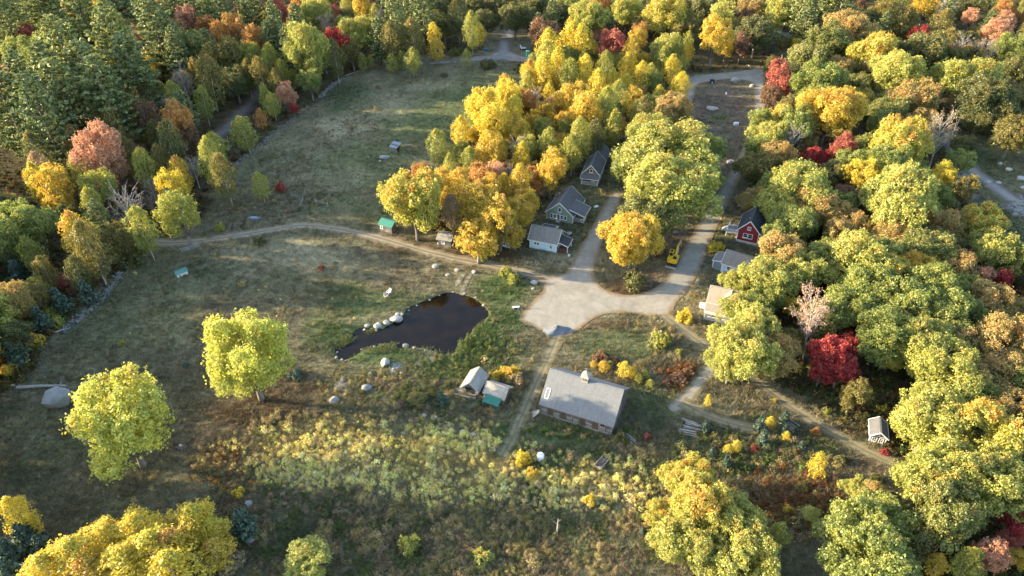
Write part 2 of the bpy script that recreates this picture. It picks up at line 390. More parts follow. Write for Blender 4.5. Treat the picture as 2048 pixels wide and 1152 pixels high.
# ---- what grows or lies where, as soft patches read off the photograph: (px, py, rx, ry, colour, weight)
OLIVE, BROWN, LUSH, STRAW, DARKG, RUSTC, DIRT, LEAFL, GOLDC, MOSSY = (0.168,0.158,0.084), (0.158,0.132,0.084), (0.085,0.122,0.044), (0.34,0.29,0.18), (0.055,0.080,0.036), (0.170,0.070,0.028), (0.155,0.120,0.085), (0.115,0.075,0.042), (0.33,0.25,0.09), (0.11,0.135,0.055)
PATCH = [
 (900,240,140,70,LUSH,.6),(980,170,110,30,LUSH,.4),(700,200,60,40,DARKG,.7),(830,160,60,16,DARKG,.4),(680,250,60,26,STRAW,.45),(780,210,80,30,STRAW,.35),(860,170,60,14,STRAW,.4),
 (740,330,110,50,MOSSY,.6),(650,400,70,22,MOSSY,.5),(560,390,110,40,BROWN,.7),(480,440,90,30,BROWN,.7),(700,350,60,20,STRAW,.25),(760,420,60,26,MOSSY,.5),
 (560,500,110,26,STRAW,.45),(640,520,90,26,STRAW,.4),(480,530,80,30,STRAW,.3),(700,500,60,20,BROWN,.6),(820,525,70,22,BROWN,.5),(420,540,60,40,DARKG,.35),(330,600,90,70,OLIVE,.8),
 (800,560,90,26,BROWN,.6),(700,600,60,40,MOSSY,.6),(640,660,40,50,LUSH,.55),(690,660,60,36,LUSH,.7),(740,610,70,26,LUSH,.5),(720,640,40,10,STRAW,.35),(810,600,60,20,LUSH,.35),
 (1000,580,60,36,LUSH,.85),(1030,560,40,24,LUSH,.6),(960,660,60,40,LUSH,.9),(1010,640,50,30,LUSH,.9),(760,710,90,20,LUSH,.8),(890,735,60,26,LUSH,.8),(960,720,70,36,LUSH,.55),(1010,700,60,34,DARKG,.6),
 (300,680,120,60,OLIVE,.8),(200,640,80,70,DARKG,.35),(360,720,140,40,BROWN,.5),(500,820,140,34,LEAFL,.75),(560,770,90,40,LEAFL,.7),(300,900,170,50,BROWN,.5),(420,880,90,40,DIRT,.5),(100,880,110,60,OLIVE,.7),(200,960,140,40,BROWN,.4),(70,950,70,40,DARKG,.3),
 (450,930,60,40,RUSTC,.3),(470,1000,30,50,RUSTC,.25),(620,900,130,60,GOLDC,.45),(760,900,170,60,GOLDC,.55),(900,930,140,60,GOLDC,.55),(650,960,150,34,STRAW,.35),
 (700,1060,230,70,DARKG,.6),(860,1080,160,60,OLIVE,.6),(1010,880,36,40,LUSH,.9),(1060,950,40,60,LUSH,.8),(1130,870,90,24,LUSH,.8),(1160,930,90,40,LUSH,.75),(1250,940,60,40,LUSH,.5),(1080,1000,60,40,LUSH,.5),(1050,1050,100,50,DARKG,.5),(1200,1060,110,70,MOSSY,.5),(1170,970,90,30,GOLDC,.5),(1320,960,80,50,MOSSY,.6),
 (1240,690,100,36,MOSSY,.7),(1220,650,80,12,LEAFL,.6),(1320,660,40,26,STRAW,.4),(1300,745,80,20,BROWN,.4),(1360,755,40,30,RUSTC,.9),(1330,800,60,40,MOSSY,.6),(1280,800,40,40,LUSH,.5),(1290,850,40,30,DARKG,.5),(1450,900,130,60,DARKG,.45),(1560,890,140,40,BROWN,.45),
 (1570,1005,80,50,RUSTC,.6),(1650,1000,40,50,RUSTC,.6),(1640,870,90,30,DARKG,.5),(1700,830,60,50,LEAFL,.8),(1760,930,50,30,DIRT,.6),
 (1260,575,70,26,LEAFL,.9),(1300,560,50,22,DIRT,.8),(1440,210,70,60,DIRT,.95),(1440,280,60,60,DIRT,.9),(1425,350,40,50,DIRT,.9),(1432,240,28,12,LUSH,.4),(1440,300,40,20,LUSH,.25),
 (1090,525,120,14,STRAW,.5),(1010,515,60,16,LEAFL,.8),(1130,440,60,60,DARKG,.55),(1180,350,60,50,DARKG,.5),(960,500,80,20,LEAFL,.7),(1390,600,26,60,STRAW,.6),(1440,480,40,60,DARKG,.4),(1350,480,40,30,DIRT,.8),
 (1920,330,60,60,DARKG,.6),(1990,330,50,70,LUSH,.3),(2000,450,60,60,DARKG,.6),(0,360,60,50,DIRT,1.0),(820,490,80,20,LEAFL,.6),(780,470,60,20,DIRT,.6),
]
def forest_mask(px, py):
    m = np.zeros(px.shape, bool)
    for p in FOREST_PX: m |= inpoly(px, py, p)
    return m
def ground_colour(X, Y):
    px, py, k = to_px(X, Y)
    wob = 26*(fbm(X, Y, 9, 3)-0.5); px2 = px+wob*1.6; py2 = py+14*(fbm(X+70, Y+40, 9, 3)-0.5)
    n = fbm(X, Y, 22, 5)[..., None]
    c = np.array(OLIVE)*(1-n)+np.array(BROWN)*n
    for (a, b, rx, ry, col, w) in PATCH:
        q = ((px2-a)/rx)**2+((py2-b)/ry)**2
        f = (w*np.clip(1.35-q, 0, 1))[..., None]
        c = c*(1-f)+np.array(col)*f
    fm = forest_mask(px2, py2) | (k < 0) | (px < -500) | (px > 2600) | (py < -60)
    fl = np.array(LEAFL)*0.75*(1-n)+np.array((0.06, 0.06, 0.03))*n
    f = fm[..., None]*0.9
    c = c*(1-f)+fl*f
    c = c*0.98
    g = 0.65+0.7*fbm(X+31, Y+77, 3.1, 4)[..., None]
    return c*g
_gv = np.stack([_gx.ravel(), _gy.ravel(), GZ.ravel()], 1)
_nx, _ny = len(GX), len(GY)
_idx = np.arange(_nx*_ny).reshape(_ny, _nx)
_a, _b, _c, _d = _idx[:-1, :-1].ravel(), _idx[:-1, 1:].ravel(), _idx[1:, :-1].ravel(), _idx[1:, 1:].ravel()
_gf = np.concatenate([np.stack([_a, _b, _d], 1), np.stack([_a, _d, _c], 1)])
_gc = ground_colour(_gx.ravel(), _gy.ravel())
def ground_mat():
    m, nt, b = nodes('meadow_soil')
    at_ = N(nt, 'ShaderNodeAttribute', attribute_name='tint').outputs['Color']
    n1 = ramp_n(nt, noise_n(nt, 2.2, 6, 0.7), 0.3, 0.7); n2 = ramp_n(nt, noise_n(nt, 0.5, 4, 0.6), 0.3, 0.7)
    k = math_n(nt, 'MULTIPLY', math_n(nt, 'MULTIPLY_ADD', n1, 0.8), math_n(nt, 'MULTIPLY_ADD', n2, 0.4))
    nt.nodes[-2].inputs[2].default_value = 0.6; nt.nodes[-1].inputs[2].default_value = 0.6
    for nd in nt.nodes:
        if nd.type == 'MATH' and nd.operation == 'MULTIPLY_ADD': nd.inputs[2].default_value = 0.65
    hv = N(nt, 'ShaderNodeHueSaturation'); nt.links.new(k, hv.inputs['Value']); nt.links.new(at_, hv.inputs['Color'])
    nt.links.new(hv.outputs[0], b.inputs['Base Color']); b.inputs['Roughness'].default_value = 1.0; b.inputs['Specular IOR Level'].default_value = 0.0
    bp = N(nt, 'ShaderNodeBump'); bp.inputs['Strength'].default_value = 0.9; bp.inputs['Distance'].default_value = 0.25
    nt.links.new(noise_n(nt, 1.6, 6, 0.7), bp.inputs['Height']); nt.links.new(bp.outputs[0], b.inputs['Normal'])
    return m
ground = structure(link('ground', new_mesh('ground', _gv, _gf, _gc, True), ground_mat()))

# ---- water
def water_mat():
    m, nt, b = nodes('pond_water')
    f = ramp_n(nt, noise_n(nt, 0.25, 4, 0.6), 0.35, 0.7)
    nt.links.new(mix_n(nt, f, (0.005, 0.0035, 0.0025), (0.012, 0.0075, 0.004)), b.inputs['Base Color'])
    b.inputs['Roughness'].default_value = 0.03; b.inputs['IOR'].default_value = 1.33; b.inputs['Specular IOR Level'].default_value = 0.38
    bp = N(nt, 'ShaderNodeBump'); bp.inputs['Strength'].default_value = 0.05; bp.inputs['Distance'].default_value = 0.05
    nt.links.new(noise_n(nt, 3.0, 3, 0.5), bp.inputs['Height']); nt.links.new(bp.outputs[0], b.inputs['Normal'])
    return m
def fill(name, outline, mat, dz, step=1.0, edge=1.5, z=None, holes=()):
    """a sheet lying on the ground inside an outline; tint.r = distance from its edge, 0..1"""
    o = np.asarray(outline)[:, :2]
    x0, y0 = o.min(0); x1, y1 = o.max(0)
    gx_, gy_ = np.meshgrid(np.arange(x0, x1, step), np.arange(y0, y1, step))
    q = np.stack([gx_.ravel(), gy_.ravel()], 1)+RG.uniform(-.2, .2, (gx_.size, 2))*step
    q = q[inpoly(q[:, 0], q[:, 1], o)]
    dd = segdist(q[:, 0], q[:, 1], o, True); q = q[dd > step*0.4]
    vs = [Vector(p) for p in o]+[Vector(p) for p in q]
    n = len(o)
    r = delaunay_2d_cdt(vs, [(i, (i+1) % n) for i in range(n)], [list(range(n))], 1, 1e-4)
    V = np.array([(v.x, v.y) for v in r[0]])
    Z = (gz(V[:, 0], V[:, 1])+dz) if z is None else np.full(len(V), z)
    d = np.clip(segdist(V[:, 0], V[:, 1], o, True)/edge, 0, 1)
    c = np.stack([d, d, d], 1)
    return link(name, new_mesh(name, np.column_stack([V, Z]), r[2], c, True), mat)
_r = smooth(POND, 1.2, True); _t = np.roll(_r, -1, 0)-np.roll(_r, 1, 0); _t /= np.linalg.norm(_t, axis=1)[:, None]
_o = np.stack([_t[:, 1], -_t[:, 0]], 1)
if inpoly((_r+_o*0.3)[:, 0], (_r+_o*0.3)[:, 1], PONDS).mean() > 0.5: _o = -_o
water = structure(fill('pond_water', _r+_o*0.45, water_mat(), 0, 2.0, z=-0.35))     # the rim runs into the bank

# ---- roads
def gravel_mat(name, base, dark, edge_col, tracks=False, grass=None, arcs=()):
    m, nt, b = nodes(name)
    at_ = N(nt, 'ShaderNodeAttribute', attribute_name='tint'); sp = N(nt, 'ShaderNodeSeparateColor'); nt.links.new(at_.outputs['Color'], sp.inputs[0])
    n1 = ramp_n(nt, noise_n(nt, 0.35, 5, 0.65), 0.35, 0.7); n2 = ramp_n(nt, noise_n(nt, 3.5, 5, 0.7), 0.3, 0.75)
    c = mix_n(nt, n1, base, dark); c = mix_n(nt, math_n(nt, 'MULTIPLY', n2, 0.45), c, tuple(v*0.62 for v in base))
    e = sp.outputs[0]
    if tracks:      # two worn wheel lines with a rougher middle: tint.g runs across, -1..1
        u = math_n(nt, 'ABSOLUTE', math_n(nt, 'SUBTRACT', sp.outputs[1], 0.5))     # 0 middle .. 0.5 edge
        mid = ramp_n(nt, math_n(nt, 'ADD', u, math_n(nt, 'MULTIPLY', n2, 0.08)), 0.15, 0.06)
        c = mix_n(nt, math_n(nt, 'MULTIPLY', mid, 0.9), c, grass)
    ed = ramp_n(nt, math_n(nt, 'ADD', e, math_n(nt, 'MULTIPLY', math_n(nt, 'SUBTRACT', noise_n(nt, 1.1, 5, 0.7), 0.5), 1.1)), 0.25, 0.75)
    c = mix_n(nt, ed, edge_col, c)
    # long tyre scuffs
    w = ramp_n(nt, noise_n(nt, 1.0, 3, 0.5, stretch=(1.6, 0.12, 1)), 0.55, 0.75)
    c = mix_n(nt, math_n(nt, 'MULTIPLY', w, 0.25), c, tuple(v*0.6 for v in base))
    if arcs:        # sweeping wheel marks where cars turn in the yard
        tc = N(nt, 'ShaderNodeTexCoord').outputs['Object']
        for (ox, oy), sc_, st in arcs:
            mp = N(nt, 'ShaderNodeMapping'); mp.inputs['Location'].default_value = (-ox, -oy, 0); nt.links.new(tc, mp.inputs[0])
            wv = N(nt, 'ShaderNodeTexWave', wave_type='RINGS', rings_direction='Z'); wv.inputs['Scale'].default_value = sc_; wv.inputs['Distortion'].default_value = 5.0; wv.inputs['Detail'].default_value = 3; wv.inputs['Detail Scale'].default_value = .35
            nt.links.new(mp.outputs[0], wv.inputs[0])
            pa = ramp_n(nt, noise_n(nt, .11, 3, .5, mp.outputs[0]), .42, .62)
            c = mix_n(nt, math_n(nt, 'MULTIPLY', math_n(nt, 'MULTIPLY', ramp_n(nt, wv.outputs['Fac'], .62, .95), pa), st), c, tuple(v*.55 for v in base))
        sp2 = ramp_n(nt, noise_n(nt, .8, 6, .75), .58, .72)
        c = mix_n(nt, math_n(nt, 'MULTIPLY', sp2, .4), c, edge_col)
    nt.links.new(c, b.inputs['Base Color']); b.inputs['Roughness'].default_value = 0.95; b.inputs['Specular IOR Level'].default_value = 0.1
    bp = N(nt, 'ShaderNodeBump'); bp.inputs['Strength'].default_value = 0.6; bp.inputs['Distance'].default_value = 0.08
    nt.links.new(noise_n(nt, 2.4, 6, 0.75), bp.inputs['Height']); nt.links.new(bp.outputs[0], b.inputs['Normal'])
    return m
def ribbon(name, pts, width, mat, dz, wob=0.35):
    c = smooth(pts, 0.7); d = np.gradient(c, axis=0); d /= np.linalg.norm(d, axis=1)[:, None]
    nrm = np.stack([-d[:, 1], d[:, 0]], 1)
    us = np.array([-1, -.7, -.4, -.15, .15, .4, .7, 1.]); V = []; Cc = []
    for i, p in enumerate(c):
        wl = width/2+wob*2*(vnoise(np.array([i*0.21]), np.array([3.3]))[0]-0.5); wr = width/2+wob*2*(vnoise(np.array([i*0.21]), np.array([8.1]))[0]-0.5)
        for u in us:
            q = p+nrm[i]*u*(wl if u < 0 else wr); V.append(q); Cc.append((1-abs(u), u/2+.5, 0))
    V = np.array(V); Z = gz(V[:, 0], V[:, 1])+dz; k = len(us)
    Fc = np.array([(i*k+j, i*k+j+1, (i+1)*k+j+1, (i+1)*k+j) for i in range(len(c)-1) for j in range(k-1)])
    return structure(link(name, new_mesh(name, np.column_stack([V, Z]), Fc, np.array(Cc), True), mat))
GRAV = gravel_mat('tan_gravel', (0.305,0.28,0.228), (0.21,0.19,0.152), (0.20,0.14,0.08), arcs=(((28, 122), .23, .3), ((4, 96), .19, .28), ((52, 100), .16, .25)))
GRAVG = gravel_mat('grey_gravel', (0.25,0.235,0.21), (0.19,0.175,0.16), (0.13,0.105,0.08))
TRACK = gravel_mat('farm_track_gravel', (0.29,0.25,0.185), (0.22,0.185,0.13), (0.17,0.135,0.085), True, (0.115,0.10,0.058))
GTRACK = gravel_mat('grassy_track', (0.25,0.21,0.14), (0.19,0.16,0.105), (0.15,0.13,0.07), True, (0.125,0.115,0.055))
ribbon('farm_track', FARM, 3.5, TRACK, 0.06)
ribbon('south_track', SOUTH, 3.2, GTRACK, 0.06)
ribbon('barn_track', BARNT, 3.0, GTRACK, 0.06)
ribbon('spur_track', SPUR, 3.2, gravel_mat('pale_spur_gravel', (0.30,0.27,0.22), (0.22,0.19,0.14), (0.14,0.125,0.065)), 0.08)
ribbon('spur_track', SPUR2, 2.8, GTRACK, 0.10)
ribbon('wood_road', WOODRD, 6.5, gravel_mat('wood_road_dirt', (0.17,0.14,0.12), (0.12,0.10,0.085), (0.08,0.06,0.04)), 0.06, 0.8)
ribbon('gravel_lane', LANE, 5.2, GRAVG, 0.06)
plaza = structure(fill('gravel_road', smooth(W(PLAZA_PX), 1.2, True), GRAV, 0.085, 1.5, 1.3))
structure(fill('upper_road', smooth(W(UPPER_PX), 1.5, True), GRAVG, 0.07, 3.0, 1.6))
for pts in ([(1908,345),(1935,338),(1950,350),(1946,372),(1972,405),(1962,412),(1932,400),(1925,374),(1908,366)], [(2010,374),(2030,384),(2070,382),(2070,430),(2036,436),(2010,420),(1998,408),(2022,400)]):
    structure(fill('gravel_patch', smooth(W(pts), 1.0, True), GRAVG, 0.05, 2.0, 2.0))
PEBB = gravel_mat('pale_pebbles', (0.36,0.35,0.33), (0.28,0.27,0.25), (0.18,0.165,0.11))
for pts in ([(938,546),(945,548),(930,580),(925,592),(918,586),(928,566)], [(922,548),(932,548),(920,566),(912,574),(910,566)], [(838,718),(868,714),(872,722),(862,738),(842,740),(828,730)], [(782,726),(800,724),(806,734),(792,742),(784,752),(776,740)], [(668,768),(682,758),(694,764),(692,780),(680,784),(668,778)]):
    structure(fill('pebble_bed', smooth(W(pts), 0.5, True), PEBB, 0.06, 0.8, 0.8))
# every sheet above, for keeping plants off it
ROADS_W = [(smooth(FARM, 2), 1.35), (smooth(SOUTH, 2), 1.25), (smooth(BARNT, 2), 1.05), (smooth(SPUR, 2), 1.3), (smooth(SPUR2, 2), 1.2), (smooth(WOODRD, 2), 2.8), (smooth(LANE, 2), 2.5)]
ROADS_P = [W(PLAZA_PX), W(UPPER_PX)]
def on_road(X, Y, grow=0.0):
    m = np.zeros(X.shape, bool)
    for c, w in ROADS_W: m |= segdist(X, Y, c) < w+grow
    for p in ROADS_P: m |= inpoly(X, Y, p)
    m |= inpoly(X, Y, PONDS)
    return m

# ================================================================== TREES: a few of each kind, grown once
def unit(n, rng): v = rng.normal(size=(n, 3)); return v/np.linalg.norm(v, axis=1)[:, None]
def leaves(C, Nn, S, rng, tint, aspect=1.0):
    """one folded leaf spray per row: centre, facing, size"""
    n = len(C); Nn = Nn/(np.linalg.norm(Nn, axis=1)[:, None]+1e-9)
    a = np.cross(Nn, unit(n, rng)); a /= np.linalg.norm(a, axis=1)[:, None]+1e-9; b = np.cross(Nn, a)
    h = (S*0.5)[:, None]; k = rng.uniform(0.55, 0.95, (n, 1))
    V = np.stack([C-a*h*aspect, C-b*h*k+Nn*h*.25, C+a*h*aspect, C+b*h*k+Nn*h*.25], 1).reshape(-1, 3)
    return V, np.arange(n*4).reshape(n, 4), np.repeat(tint, 4, 0)
def clumps_to_leaves(cc, out, rad, per, size, rng, zr, flat=1.0, upb=0.35, aspect=1.0):
    n = len(cc); idx = np.repeat(np.arange(n), per); m = len(idx)
    u = unit(m, rng); o = out[idx]
    u = u+o*0.55; u /= np.linalg.norm(u, axis=1)[:, None]
    r = rad[idx][:, None]*rng.uniform(0.45, 1.05, (m, 1)); d = u*r; d[:, 2] *= flat
    P = cc[idx]+d
    nn = u*0.4+o*0.25+np.array([0, 0, upb])+unit(m, rng)*0.95
    S = size*np.clip(np.exp(rng.normal(-.08, .33, m)), .4, 1.9)
    cl = rng.random(n)[idx]; hz = np.clip((P[:, 2]-zr[0])/(zr[1]-zr[0]), 0, 1)
    return leaves(P, nn, S, rng, np.stack([cl, rng.random(m), hz], 1), aspect)
def limbs(mb, z0, h, rng, spread, n, r0, forks=2, top=True):
    lean = rng.normal(size=2)*0.03*h
    pts = [(0, 0, -0.4), (lean[0]*.1, lean[1]*.1, z0*.5), (lean[0]*.4, lean[1]*.4, z0), (lean[0], lean[1], h*.8)]
    mb.tube(pts, [r0*1.25, r0*.9, r0*.75, r0*.15], 7)
    for i in range(n):
        t = 2*math.pi*(i+rng.random()*.6)/n; zb = z0*(0.85+0.5*rng.random()); L = spread*rng.uniform(.55, .9)
        p = np.array([lean[0]*.4, lean[1]*.4, zb]); e = p+np.array([math.cos(t)*L, math.sin(t)*L, (h-zb)*rng.uniform(.35, .75)])
        mid = (p+e)/2+np.array([0, 0, -.08*L])
        mb.tube([p, mid, e], [r0*.45, r0*.3, r0*.06], 5)
        for k in range(forks):
            s = p+(e-p)*rng.uniform(.35, .7); q = s+unit(1, rng)[0]*L*.45+np.array([0, 0, L*.25]); mb.tube([s, q], [r0*.16, r0*.03], 4)
def pack(name, parts): return new_mesh(name, np.concatenate([p[0] for p in parts]), np.concatenate([p[1]+o for p, o in zip(parts, np.cumsum([0]+[len(p[0]) for p in parts[:-1]]))]), np.concatenate([p[2] for p in parts]))
TPL = {}
def broad(seed, Rr, Hh, z0, nl, lr, per, cr, size, keep=1.0, sq=0.85, gap=0.0):
    """spreading crown: lobes, each lobe a shell of leaf clumps"""
    rng = np.random.default_rng(seed); zc = (z0+Hh)/2+0.3; hz = (Hh-z0)/2
    L = []
    for i in range(nl):
        th = 2.4*i+rng.random()*.7; f = (i+.5)/nl; zz = -0.75+1.62*f+rng.normal()*.08; rr = math.sqrt(max(0.05, 1-zz*zz*.9))*rng.uniform(.45, 1.0)
        L.append((math.cos(th)*rr*Rr*rng.uniform(.85,1.1), math.sin(th)*rr*Rr*rng.uniform(.85,1.1), zc+zz*hz*.72))
    L = np.array(L); lrs = lr*rng.uniform(.6, 1.3, nl)
    cc = []; oo = []
    for c, r in zip(L, lrs):
        n = max(8, int(4*math.pi*r*r/(cr*cr*1.5)))
        u = unit(n, rng); p = c+u*r*rng.uniform(.8, 1.06, (n, 1))*np.array([1, 1, sq])
        cc.append(p); oo.append(u)
    cc = np.concatenate(cc); oo = np.concatenate(oo)
    inside = np.zeros(len(cc), bool)
    for c, r in zip(L, lrs): inside |= np.linalg.norm((cc-c)/np.array([1, 1, sq]), axis=1) < r*0.72
    k = ~inside & ((oo[:, 2] > -.45) | (rng.random(len(cc)) < .45)) & (rng.random(len(cc)) < keep)
    if gap: k &= vnoise(cc[:, 0]*.55+cc[:, 2]*.3+40, cc[:, 1]*.55+cc[:, 2]*.4+seed) > gap
    cc, oo = cc[k], oo[k]
    g = (cc-np.array([0, 0, zc])); g /= np.linalg.norm(g, axis=1)[:, None]
    oo = oo*.6+g*.6
    a = clumps_to_leaves(cc, oo, cr*rng.uniform(.7, 1.25, len(cc)), per, size, rng, (z0, Hh))
    nf = len(cc)*2; j = rng.integers(0, len(cc), nf)           # loose sprays between the clumps
    fp = cc[j]+unit(nf, rng)*cr*rng.uniform(.6, 2.0, (nf, 1))
    f_ = clumps_to_leaves(fp, oo[j], np.full(nf, cr*.6), max(3, per//5), size*.95, rng, (z0, Hh))
    ci = L[rng.integers(0, nl, nl*9)]+unit(nl*9, rng)*lr*.6
    b = clumps_to_leaves(ci, unit(len(ci), rng), np.full(len(ci), cr), per//2, size*1.3, rng, (z0, Hh))
    mb = MB(); limbs(mb, z0, Hh, rng, Rr, 6, 0.032*Hh)
    return pack('crown', [a, f_, b]), new_mesh('trunk', mb.V, mb.F, smooth_faces=True)
def plume(seed, Rr, Hh, z0, per, cr, size, n, pw=1.0, streak=1.6, r0=.012):
    """upright feathery crown: ascending sprays of small leaves"""
    rng = np.random.default_rng(seed)
    t = rng.random(n)**0.85; prof = np.sin(np.clip(t*0.93+.07, 0, 1)**pw*math.pi)**.62
    th = rng.random(n)*2*math.pi; wob = 1+.28*np.sin(th*3+t*9+seed)+.15*np.sin(th*5-t*6)
    rad = Rr*prof*wob*np.sqrt(rng.uniform(.18, 1.05, n))
    cc = np.stack([np.cos(th)*rad, np.sin(th)*rad, z0+t*(Hh-z0)], 1)
    oo = np.stack([np.cos(th), np.sin(th), np.full(n, .55)], 1); oo /= np.linalg.norm(oo, axis=1)[:, None]
    a = clumps_to_leaves(cc, oo, cr*rng.uniform(.7, 1.3, n), per, size, rng, (z0, Hh), streak, .25)
    mb = MB(); l = rng.normal(size=2)*.02*Hh
    mb.tube([(0, 0, -.3), (l[0]*.3, l[1]*.3, Hh*.4), (l[0], l[1], Hh*.97)], [r0*Hh*1.2, r0*Hh*.8, .015], 6)
    for i in range(9):
        z = z0+(Hh-z0)*(i/11); q = 2*math.pi*rng.random(); r = Rr*.7
        mb.tube([(0, 0, z), (math.cos(q)*r, math.sin(q)*r, z+r*1.1)], [r0*Hh*.3, .01], 4)
    return pack('crown', [a]), new_mesh('trunk', mb.V, mb.F, smooth_faces=True)
def conifer(seed, Rr, Hh, z0, gapz, size, per, power=.75, bough=6, droop=0.1):
    rng = np.random.default_rng(seed); cc = []; oo = []; rad = []
    mb = MB(); mb.tube([(0, 0, -.4), (0, 0, Hh*.5), (0, 0, Hh)], [.022*Hh, .014*Hh, .03], 7)
    z = z0
    while z < Hh-.2:
        t = (z-z0)/(Hh-z0); L = Rr*(1-t)**power*min(1, .6+2.0*t)*rng.uniform(.82, 1.12)
        nb = bough+rng.integers(0, 2); a0 = rng.random()*6.28
        for i in range(nb):
            a = a0+6.283*i/nb+rng.normal()*.15; l = max(.25, L*rng.uniform(.65, 1.15)); d = np.array([math.cos(a), math.sin(a), 0])
            if l > 1: mb.tube([(0, 0, z), tuple(d*l*.9+np.array([0, 0, z+l*(.22-droop)]))], [.004*Hh, .01], 3)
            m = max(2, int(l/(.55*size/.5)))
            for k in range(m):
                s = (.3+.7*(k+rng.random())/m)*l; w = .38*l*(1-.55*s/l)
                p = d*s+np.array([-d[1], d[0], 0])*rng.uniform(-w, w)+np.array([0, 0, z+s*(.22-droop)+s*s/l*.12])
                cc.append(p); oo.append(d*.35+np.array([0, 0, .9])); rad.append(.34*min(1.3, .5+l*.25)*size/.5)
        z += gapz*(1-.45*t)*rng.uniform(.8, 1.2)
    cc = np.array(cc); oo = np.array(oo); rad = np.array(rad)
    a = clumps_to_leaves(cc, oo, rad*1.3, per, size, rng, (z0, Hh), .42, .5, 1.3)
    return pack('crown', [a]), new_mesh('trunk', mb.V, mb.F, smooth_faces=True)
def twiggy(seed, Rr, Hh, z0, nlimb, leafy=0):
    rng = np.random.default_rng(seed); mb = MB(); tips = []
    mb.tube([(0, 0, -.4), (.1, .1, z0), (.2, 0, Hh*.9)], [.016*Hh, .011*Hh, .02], 6)
    for i in range(nlimb):
        t = (i+rng.random())/nlimb; z = z0+(Hh-z0)*.75*t; a = 2.4*i+rng.random(); L = Rr*(1-.45*t)*rng.uniform(.8, 1.15)
        p = np.array([.1, 0, z]); e = p+np.array([math.cos(a)*L*.85, math.sin(a)*L*.85, L*rng.uniform(.9, 1.5)])
        mid = (p+e)/2+np.array([math.cos(a), math.sin(a), 0])*L*.1
        mb.tube([p, mid, e], [.005*Hh, .0035*Hh, .012], 4)
        for k in range(8):
            s = mid+(e-mid)*rng.random() if k > 2 else p+(mid-p)*rng.uniform(.4, 1)
            v = (e-p)/np.linalg.norm(e-p)+unit(1, rng)[0]*.75; q = s+v*L*rng.uniform(.25, .5); mb.tube([s, q], [.03, .008], 3)
            for j in range(4):
                s2 = s+(q-s)*rng.uniform(.3, 1); q2 = s2+(v+unit(1, rng)[0]*.8)*L*rng.uniform(.1, .22); mb.tube([s2, q2], [.016, .006], 3); tips.append(q2)
    tr = new_mesh('trunk', mb.V, mb.F)
    cr = None
    if leafy:
        tp = np.array(tips); tp = tp[rng.random(len(tp)) < .8]
        a = clumps_to_leaves(tp, unit(len(tp), rng), np.full(len(tp), .35), leafy, .2, rng, (z0, Hh)); cr = pack('crown', [a])
    return cr, tr
def mound(seed, per, n, size, hgt):
    rng = np.random.default_rng(seed); u = unit(n, rng); u[:, 2] = np.abs(u[:, 2])
    w = 1+.25*np.sin(np.arctan2(u[:, 1], u[:, 0])*3+seed)
    cc = u*np.array([1.7, 1.7, hgt])*w[:, None]*rng.uniform(.7, 1.05, (n, 1))+np.array([0, 0, .1])
    a = clumps_to_leaves(cc, u, np.full(n, .34), per, size, rng, (0, hgt*1.2))
    mb = MB()
    for i in range(6):
        q = 6.28*i/6; mb.tube([(0, 0, -.1), (math.cos(q)*.9, math.sin(q)*.9, hgt*.7)], [.05, .012], 4)
    return pack('crown', [a]), new_mesh('trunk', mb.V, mb.F)
def reg(kind, fn, args, W_, H_, zc):
    ms = fn(*args)
    if ms[0] is not None:                                # true spread of the crown that grew
        v = np.empty(len(ms[0].vertices)*3, np.float32); ms[0].vertices.foreach_get('co', v); v = v.reshape(-1, 3)
        q = 0.3 if kind in ('oak', 'ragged', 'maple') else 1.0
        W_ = float(np.mean([np.percentile(v[:, i], 100-q)-np.percentile(v[:, i], q) for i in (0, 1)])); zc = float(np.percentile(v[:, 2], 3)+np.percentile(v[:, 2], 97))/2; H_ = float(np.percentile(v[:, 2], 99.5))
        print(kind, round(W_, 1), round(H_, 1), round(zc, 1))
    TPL.setdefault(kind, []).append((ms, W_, H_, zc))
for s in range(5): reg('oak', broad, (20+s, 6.2, 13.5, 2.6, 30, 1.75, 23, .60, .29, .9, .9, .24), 13.0, 13.5, 8.6)
for s in range(2): reg('ragged', broad, (40+s, 5.6, 14.5, 1.7, 28, 1.5, 24, .54, .26, .9, 1.0, .40), 12.5, 14.0, 8.0)
for s in range(4): reg('maple', broad, (50+s, 3.8, 12.0, 2.2, 18, 1.25, 19, .48, .25, .9, 1.2, .25), 7.8, 12.0, 7.6)
for s in range(4): reg('birch', plume, (60+s, 2.9, 13.0, 2.6, 11, .5, .27, 620, 1.05), 5.4, 13.0, 7.8)
for s in range(3): reg('sapling', plume, (70+s, 1.25, 5.0, .6, 8, .3, .19, 260, .8), 2.4, 5.0, 2.6)
for s in range(3): reg('pine', conifer, (80+s, 5.6, 18.0, 2.0, 1.3, .40, 17, .52, 6, .04), 9.6, 18.0, 10.0)
for s in range(2): reg('spruce', conifer, (90+s, 1.5, 4.2, .15, .42, .3, 9, .85, 7, .18), 2.9, 4.2, 1.8)
for s in range(2): reg('bare', twiggy, (95+s, 3.2, 12.0, 3.0, 20), 6.0, 12.0, 8.0)
for s in range(2): reg('thin', twiggy, (98+s, 3.2, 12.0, 3.0, 20, 3), 6.0, 12.0, 8.0)
for s in range(3): reg('shrub', mound, (110+s, 13, 190, .26, 2.0), 4.0, 2.5, 1.2)
